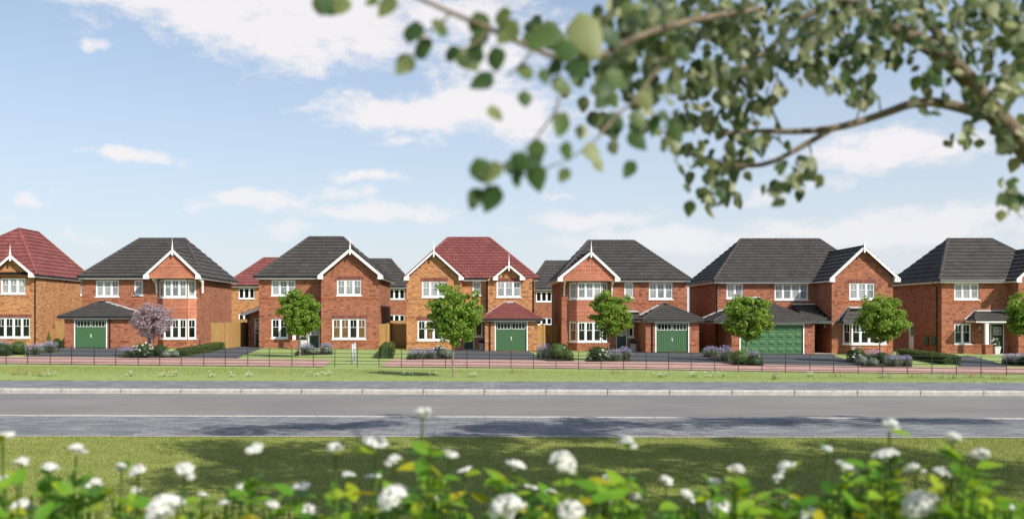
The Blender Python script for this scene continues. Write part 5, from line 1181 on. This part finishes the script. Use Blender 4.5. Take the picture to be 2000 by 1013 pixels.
def head_mesh(seed, dome):
    r = np.random.default_rng(seed); n = 210; d = r.normal(size=(n, 3)); d[:, 2] = np.abs(d[:, 2])*dome+(.0 if dome > .5 else .1); d /= np.linalg.norm(d, axis=1)[:, None]
    q = r.uniform(.75, 1.02, n)[:, None]; C = d*q*np.array([.5, .5, .42 if dome > .5 else .3]); b = MB()
    for c, dd in zip(C, d):
        dd = Vector(dd)+Vector(r.normal(size=3))*.3; dd.normalize(); a = dd.orthogonal().normalized(); e = dd.cross(a); t = r.uniform(0, 6.28); s = r.uniform(.055, .095); c = Vector(c); ps = []
        for k in range(5):
            w = t+k*1.2566; ps.append(c+a*math.cos(w)*s+e*math.sin(w)*s+dd*.02)
        b.add([c]+ps, [(0, 1+k, 1+(k+1) % 5) for k in range(5)])
    for k in range(9):
        w = k*.7; b.tube([(0, 0, -.32), (.18*math.cos(w), .18*math.sin(w), -.05), (.32*math.cos(w), .32*math.sin(w), .12)], .012, 4)
    me = bpy.data.meshes.new('flower_head'); me.from_pydata(b.v, [], b.f); me.materials.append(MAT['petal_white']); return me
def head_clump(seed, subs):
    a = bpy.data.meshes.new('flower_head'); V, Fc = [], []; r = random.Random(seed)
    for (x, y, z, sc) in subs:
        me = head_mesh(seed+100+int(x*100), r.choice((.5, .7, .9))); b0 = len(V); V += [(v.co.x*sc+x, v.co.y*sc+y, v.co.z*sc+z) for v in me.vertices]; Fc += [[i+b0 for i in f.vertices] for f in me.polygons]
    a.from_pydata(V, [], Fc); a.materials.append(MAT['petal_white']); return a
HEADS = [head_mesh(1, 1.0), head_clump(2, [(-.2, 0, 0, .62), (.22, .05, .06, .55), (.02, -.2, -.03, .5)]), head_clump(3, [(-.28, 0, -.08, .5), (.1, 0, .08, .7), (.42, .1, -.12, .36)]), head_mesh(4, .45), head_clump(5, [(0, 0, .05, .8), (.36, -.1, -.1, .42)])]
def leaf_obj_mesh(name, mat, seed, asp=.62):
    r = random.Random(seed); b = MB(); n = 6; L, Rr, mid = [], [], []
    for i in range(n+1):
        t = i/n; w = asp*.5*math.sin(math.pi*t**.8)**.8*(1-.25*t) if 0 < t < 1 else 0; z = -.16*t*t+r.uniform(-.01, .01); mid.append((0, t, z)); L.append((-w, t, z+w*.25)); Rr.append((w, t, z+w*.25))
    v = mid+L+Rr; f = []
    for i in range(n): f += [(i, i+1, n+1+i+1, n+1+i), (i+1, i, 2*n+2+i, 2*n+2+i+1)]
    b.add(v, f); me = bpy.data.meshes.new(name); me.from_pydata(b.v, [], b.f); me.materials.append(MAT[mat]); me.polygons.foreach_set('use_smooth', [True]*len(me.polygons)); return me
SL = [leaf_obj_mesh('leaf', 'leaf_shrub', k) for k in range(3)]
def put(name, me, parent, loc, rot, sc):
    o = bpy.data.objects.new(name, me); COL.objects.link(o); o.parent = parent; o.location = Vector(loc)-wloc(parent); o.rotation_euler = rot; o.scale = (sc, sc, sc) if not isinstance(sc, tuple) else sc; return o
PROF = [(-60,930),(0,930),(60,945),(100,925),(150,905),(200,950),(260,975),(330,985),(370,960),(420,985),(480,915),(520,955),(600,975),(660,960),(740,950),(800,945),(825,900),(840,850),(860,900),(920,975),(960,965),(985,905),(1010,930),(1060,975),(1110,945),(1150,930),(1200,960),(1235,890),(1270,950),(1330,970),(1400,930),(1440,935),(1480,975),(1530,940),(1580,965),(1630,940),(1670,905),(1720,865),(1760,905),(1820,950),(1870,895),(1920,920),(1960,960),(2060,960)]
def leaf_top(px): return float(np.interp(px, [p[0] for p in PROF], [p[1] for p in PROF]))
edges = [-60, 215, 425, 640, 890, 1080, 1290, 1500, 1690, 2060]
slab = ['below the left garage drive', 'below the clipped hedge', 'below the porch lawn tree', 'bearing the tallest bloom', 'before the buff garage', 'before the tile-hung bay house', 'before the conifer bed of double garage house', 'before the panelled double garage door', 'before the long low hedge']
for si, (ea, eb) in enumerate(zip(edges, edges[1:])):
    r = random.Random(40+si); Yc = 3.0; base = Vector((PX((ea+eb)/2, Yc), Yc, 0)); root = empty('white_flowering_shrub', base, f'leafy shrub with flat white flower heads {slab[si]}', 'shrub', 'white-flowered shrubs along the near lawn')
    mine = [f for f in FL if ea <= f[0] < eb]
    def stem_to(top, rad=.0048, name='stem'):
        b0 = base+Vector(((top.x-base.x)*.45+r.uniform(-.06, .06), r.uniform(-.06, .06), -.05)); midp = Vector((top.x*.8+b0.x*.2, top.y*.7+b0.y*.3, top.z*.6)); m = MB(); pts = []
        for i in range(9):
            t = i/8; pts.append(b0*(1-t)**2+midp*2*t*(1-t)+top*t*t)
        m.tube(pts, [rad*(2.2-1.4*i/8) for i in range(9)], 6); m.build(name, MAT['stem_green'], root, smooth=True); return pts
    def leaves_on(pts, z0, z1, n, sz):
        for i in range(n):
            z = z1-(z1-z0)*((i+r.random())/n)**.6
            p = min(pts, key=lambda q: abs(q.z-z)); k = pts.index(p); q = pts[min(k+1, 8)]; t = 0 if q is p or abs(q.z-p.z) < 1e-6 else max(-.5, min(1, (z-p.z)/(q.z-p.z))); c = p.lerp(q, t)
            put('leaf', SL[i % 3], root, c, (r.uniform(-.2, .9), r.uniform(-.5, .5), r.uniform(0, 6.28)), sz*r.uniform(.7, 1.25))
    for (px, py, w) in mine:
        Y = 3.25 if w < 40 else 3.0 if w < 56 else 2.6; Y += r.uniform(-.1, .1); c = Vector((PX(px, Y), Y, PZ(py, Y))); d = w*Y/FP*.92
        big_ = w >= 60
        put('flower_head', HEADS[0] if big_ else HEADS[r.choice((1, 2, 3, 4))], root, c, (r.uniform(-.35, .35)+(.35 if big_ else .1), r.uniform(-.5, .5), r.uniform(0, 6)), (d, d, d*(1.05 if big_ else .85)))
        pts = stem_to(c-Vector((0, 0, d*.28)))
        top = c.z-d*.5
        leaves_on(pts, top-.32, top-.01, 11, .076)
    # leafy shoots without bloom
    for k in range(int((eb-ea)/4.6)):
        px = r.uniform(ea, eb); Y = r.uniform(2.6, 3.35); hi = leaf_top(px)-6+r.random()**.6*95
        c = Vector((PX(px, Y), Y, PZ(hi, Y))); pts = stem_to(c, .004); leaves_on(pts, c.z-.24, c.z, 8, .078)
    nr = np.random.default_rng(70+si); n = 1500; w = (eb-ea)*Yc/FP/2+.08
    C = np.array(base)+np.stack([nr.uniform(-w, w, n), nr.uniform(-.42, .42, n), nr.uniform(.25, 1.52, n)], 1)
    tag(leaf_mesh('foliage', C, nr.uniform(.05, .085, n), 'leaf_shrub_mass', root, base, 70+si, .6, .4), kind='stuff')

# ------------------------------------------------------------------ tree hanging over from the right, near the camera
tb = Vector((5.0, 5.2, 0)); root = empty('overhanging_tree', tb, 'tree with round green leaves, its boughs hanging in from the right', 'tree')
TS = .73
def at(px, py, Y): Y *= TS; return Vector((PX(px, Y), Y, PZ(py, Y)))
def limb(name, pts, r0, r1, n=10):
    # smooth the line a little
    q = [Vector(p) for p in pts]
    for _ in range(2):
        z = [q[0]]
        for a, b in zip(q, q[1:]): z += [a.lerp(b, .25), a.lerp(b, .75)]
        q = z+[q[-1]]
    m = MB(); k = len(q); sc = 1 if name == 'trunk' or pts[-1].z > 6.5 else TS; m.tube(q, [(r0+(r1-r0)*i/(k-1))*sc for i in range(k)], n); return m.build(name, MAT['bark'], root, smooth=True)
fork = Vector((4.1, 4.8, 2.0))
limb('trunk', [tb-Vector((0, 0, .2)), tb+Vector((-.1, -.02, .8)), Vector((4.6, 5.0, 1.5)), fork], .2, .15, 14)
limb('bough', [fork, Vector((4.6, 5.2, 3.4)), Vector((5.2, 5.8, 5.2)), Vector((5.6, 6.4, 8))], .13, .05)
limb('bough', [Vector((4.75, 5.3, 4)), Vector((6.5, 5.4, 5.6)), Vector((8.6, 6.0, 7.2))], .08, .03)
limb('bough', [Vector((5.2, 5.8, 5.2)), Vector((4.0, 6.4, 6.6)), Vector((3.0, 7.4, 8.0))], .07, .02)
limb('bough', [Vector((5.6, 6.4, 8)), Vector((5.7, 8.4, 8.9)), Vector((5.6, 10.6, 9.4)), Vector((6.8, 13.0, 9.7))], .05, .008)
limb('bough', [Vector((9, 9, 8.8)), Vector((11.6, 10.6, 9.4)), Vector((14.2, 11.8, 9.7)), Vector((17.6, 12.6, 9.9))], .045, .008)
limb('bough', [Vector((5.3, 6.0, 6)), Vector((7.0, 7.6, 7.6)), Vector((9, 9, 8.8))], .07, .02)
yr_ = 4.4
limb('bough', [fork, at(2080, 380, 4.5), at(2000, 285, 4.45), at(1935, 215, 4.4), at(1880, 140, 4.35), at(1810, 85, 4.3), at(1730, 50, 4.3), at(1640, 0, 4.3), at(1540, -70, 4.3), at(1430, -130, 4.25), at(1300, -170, 4.2), at(1180, -190, 4.1)], .066, .006, 12)
limb('bough', [fork, at(2120, 300, 4.9), at(2040, 170, 4.9), at(1985, 75, 4.85), at(1900, -20, 4.8), at(1800, -130, 4.8), at(1700, -260, 4.8), at(1580, -380, 4.7), at(1480, -470, 4.6)], .05, .006, 12)
limb('branch', [at(1925, 225, 4.4), at(1860, 205, 4.35), at(1795, 196, 4.3), at(1720, 225, 4.25), at(1640, 250, 4.2), at(1560, 258, 4.2), at(1480, 255, 4.15), at(1400, 262, 4.1)], .028, .008, 10)
limb('branch', [at(1625, 252, 4.2), at(1560, 290, 4.15), at(1500, 322, 4.1), at(1440, 325, 4.1), at(1380, 315, 4.05), at(1310, 285, 4.0)], .015, .006, 8)
limb('branch', [at(1850, 110, 4.3), at(1830, 60, 4.35), at(1790, 5, 4.4), at(1750, -70, 4.4), at(1690, -170, 4.4), at(1660, -280, 4.3)], .03, .004, 8)
limb('branch', [at(1690, 20, 4.3), at(1640, -10, 4.25), at(1590, 25, 4.2), at(1540, 48, 4.2), at(1490, 35, 4.15), at(1450, -5, 4.1)], .022, .01, 8)
limb('branch', [at(1545, 48, 4.2), at(1515, 85, 4.1), at(1475, 115, 4.05), at(1440, 150, 4.0)], .014, .006, 8)
limb('branch', [at(1480, 20, 4.1), at(1400, 30, 3.6), at(1320, 48, 3.1), at(1235, 75, 2.9), at(1170, 112, 2.8), at(1110, 122, 2.75), at(1040, 95, 2.7), at(960, 58, 2.65), at(880, 25, 2.6), at(800, -12, 2.6)], .014, .006, 8)
limb('twig', [at(1090, 118, 2.75), at(1096, 200, 2.7), at(1060, 255, 2.68), at(1015, 305, 2.65), at(975, 335, 2.62)], .005, .002, 6)
limb('twig', [at(1215, 215, 2.85), at(1150, 290, 2.75), at(1080, 325, 2.7), at(1030, 340, 2.65)], .004, .002, 6)
limb('twig', [at(1300, 110, 3.2), at(1240, 200, 2.95), at(1215, 215, 2.85), at(1170, 260, 2.8)], .006, .003, 6)
for q_ in ([fork, Vector((3.9, 5.4, 3.4)), Vector((3.5, 6.2, 4.9)), Vector((3.2, 6.9, 6.2))], [at(2060, 330, 4.6), Vector((2.9, 3.5, 4.4)), Vector((3.2, 3.6, 5.2)), Vector((3.4, 3.8, 6.2))], [fork, Vector((5.0, 4.5, 3.2)), Vector((6.2, 4.4, 4.4)), Vector((7.6, 4.3, 5.2)), Vector((8.8, 4.4, 5.8))]): limb('branch', q_, .05, .006)
limb('twig', [at(1935, 190, 4.5), at(1960, 150, 4.6), at(1990, 110, 4.7)], .018, .008, 6)
limb('twig', [at(1910, 60, 4.6), at(1870, 20, 4.5), at(1850, -30, 4.5)], .012, .006, 6)
limb('twig', [at(1530, 262, 4.2), at(1500, 200, 4.15), at(1520, 150, 4.15)], .008, .003, 6)
for (x0, y0, x1, y1, Y) in ((1310, 285, 1270, 230, 4.0), (1440, 325, 1400, 380, 4.05), (1578, 275, 1578, 330, 4.15), (1670, 245, 1680, 150, 4.2), (1720, 225, 1700, 170, 4.2), (1400, 262, 1330, 180, 4.0), (1480, 255, 1430, 150, 4.1), (1040, 95, 990, 150, 2.7), (960, 58, 900, 100, 2.62), (880, 25, 820, 75, 2.6), (1010, 305, 930, 345, 2.64)):
    limb('twig', [at(x0, y0, Y), at((x0+x1)/2+8, (y0+y1)/2, Y), at(x1, y1, Y-.05)], .005, .002, 5)
OL = [leaf_obj_mesh('leaf', 'leaf_over', 20+k, .82) for k in range(3)]
lr = random.Random(77); nleaf = 0; extra = MB()
def hang(px, py, w, Y):
    global nleaf
    d = w*Y*TS/FP; c = at(px, py, Y); rot = (lr.uniform(-2.4, -1.0), lr.uniform(-.6, .6), lr.uniform(-1.2, 1.2)) if px > 1250 else (lr.uniform(-2.0, -1.2), lr.uniform(-.8, .8), lr.uniform(-.55, .55)); c = c+Vector((0, 0, d*.5)); d *= 1.38 if px < 1330 else 1.12
    if nleaf < 298: put('leaf', lr.choice(OL), root, c, rot, d); nleaf += 1
    else:
        me = lr.choice(OL); M4 = Matrix.LocRotScale(c, Euler(rot), Vector((d, d, d))); extra.add([M4 @ v.co for v in me.vertices], [tuple(f.vertices) for f in me.polygons])
named = [(617,5,34),(655,18,44),(672,10,40),(738,5,24),(768,8,40),(812,62,44),(818,98,46),(805,125,38),(866,60,40),(880,105,34),(896,115,44),(930,45,46),(928,80,30),(940,110,40),(965,110,40),(962,162,42),(960,220,32),(1025,190,30),(1024,140,34),(985,30,36),(1010,62,44),(1078,75,60),(1130,60,72),(1100,98,48),(1180,70,42),(1080,168,36),(1107,240,42),(1052,290,38),(1055,312,30),(930,330,46),(965,335,46),(990,330,36),(1000,318,40),(1044,340,42),(1110,340,26),(1148,295,36),(1105,290,30),(940,385,36),(973,383,44),(925,380,28),(1242,330,30),(1187,235,34),(1215,160,46),(1150,100,34),(1010,350,22),(1140,130,46),(1060,145,26),(1095,130,30),(1240,230,34),(1232,270,40),(1190,170,36),(1245,195,34),(1288,200,40),(1290,240,36)]
for px, py, w in named: hang(px, py, w, 2.62+max(0, px-1100)/200*.5)
clusters = [(1060,70,60,30,9),(1150,60,60,35,12),(1150,170,70,50,9),(1210,130,60,60,16),(1190,260,60,60,8),(1230,40,60,50,26),(1290,60,70,70,34),(1360,60,80,70,46),(1440,50,80,60,40),(1340,150,80,60,40),(1420,150,80,60,40),(1490,130,60,70,26),(1560,80,60,70,26),(1610,60,60,60,22),(1640,110,50,50,12),(1280,170,50,50,14),(1360,230,70,45,26),(1440,220,60,45,22),(1300,270,40,30,8),(1350,310,50,35,16),(1420,330,50,35,14),(1390,385,50,38,18),(1550,350,42,40,16),(1520,375,30,24,6),(1575,330,24,34,8),(1560,130,50,50,14),(1620,150,60,40,14),(1670,150,24,60,8),(1660,180,18,40,7),(1700,110,40,40,8),(1760,110,40,30,8),(1820,150,50,40,12),(1740,30,70,40,14),(1880,190,40,25,5),(1930,60,60,60,26),(1985,90,30,60,18),(1640,50,80,50,18),(1790,60,70,50,18),(1860,100,70,60,18),(1960,170,50,50,16),(1730,90,60,50,12),(1850,30,50,30,10),(1880,270,40,25,8),(1960,280,30,30,12),(1985,400,22,40,12),(1975,360,20,10,3),(1940,200,50,60,12),(1800,215,30,25,5),(1700,185,20,25,4),(1480,285,60,30,10),(1430,280,40,40,10)]
seq = [(cx+lr.gauss(0, .5)*rx, cy+lr.gauss(0, .5)*ry) for cx, cy, rx, ry, n in clusters for _ in range(int(n*1.6))]
seq += [(lr.uniform(1200, 2010), abs(lr.gauss(0, 60))) for _ in range(230)]+[(lr.gauss(1985, 25), lr.uniform(0, 330)) for _ in range(45)]
off = [(1250,-160,130,60,70),(1450,-150,140,70,80),(1650,-200,130,110,70),(1560,-380,130,100,70),(1850,-150,120,90,60),(2060,60,45,110,26),(2120,-80,90,90,40),(2150,180,60,80,30)]
lr.shuffle(seq); seq.sort(key=lambda p: 0 if (p[0] < 1330 or p[1] > 240 or p[0] > 1650) else 1)
for px, py in seq: hang(px, py, lr.uniform(19, 31), 4.15+lr.uniform(-.45, .45) if px > 1330 else 3.3+lr.uniform(-.3, .5))
for cx, cy, rx, ry, n in off:
    for _ in range(n): hang(cx+lr.gauss(0, .5)*rx, cy+lr.gauss(0, .5)*ry, lr.uniform(22, 34), 4.4+lr.uniform(-.5, .5))
# the high crown above the picture, which shades the lawn
r = np.random.default_rng(88); P = []
for (c, rad, n) in (((5.6, 6.2, 8.2), (3.0, 2.4, 1.5), 34), ((8.4, 6.2, 8.0), (2.8, 2.4, 1.6), 34), ((3.6, 7.4, 8.6), (1.8, 1.5, 1.1), 13), ((9.6, 8.8, 9.4), (2.4, 2.0, 1.3), 16), ((11.5, 6.0, 8.0), (2.6, 2.5, 1.6), 26), ((6.8, 4.2, 7.4), (2.6, 1.4, 1.2), 20), ((10.5, 4.0, 7.4), (2.6, 1.4, 1.2), 18), ((3.3, 6.6, 6.4), (1.0, .8, .6), 8), ((3.5, 4.0, 6.0), (.9, .8, .6), 8), ((8.2, 4.4, 5.8), (1.5, .9, .6), 12), ((5.4, 5.6, 5.8), (1.2, .9, .7), 10), ((14, 6.5, 8.6), (2.4, 2.6, 1.4), 26), ((12.0, 10.9, 9.6), (2.6, .7, .5), 6), ((5.2, 10.9, 9.4), (1.1, .8, .5), 5), ((15.6, 11.4, 9.8), (1.6, .6, .4), 5), ((9.0, 10.2, 9.4), (1.3, .5, .4), 4), ((6.7, 12.9, 9.6), (.8, .5, .3), 3), ((14.6, 12.1, 9.7), (2.2, .35, .3), 4), ((17.8, 12.7, 9.9), (1.8, .3, .3), 5), ((18.5, 11.4, 9.8), (2.2, .5, .3), 6), ((3.2, 10.2, 9.2), (1.0, .4, .3), 3)):
    cc, _ = ball_pts(r, n, c, rad, .2)
    for q in cc: P.append(ball_pts(r, 150, q, np.array([.75, .75, .35])*r.uniform(.7, 1.2), .1)[0])
C = np.concatenate(P); C = C[C[:, 2] > 2.3+640*C[:, 1]/1750+.35]
S = r.uniform(.12, .21, len(C))
tag(extra.build('leaves', MAT['leaf_over_mass'], root, smooth=True), kind='stuff')
tag(leaf_mesh('crown', C, S, 'leaf_over_mass', root, tb, 88, .85, .3), kind='stuff')
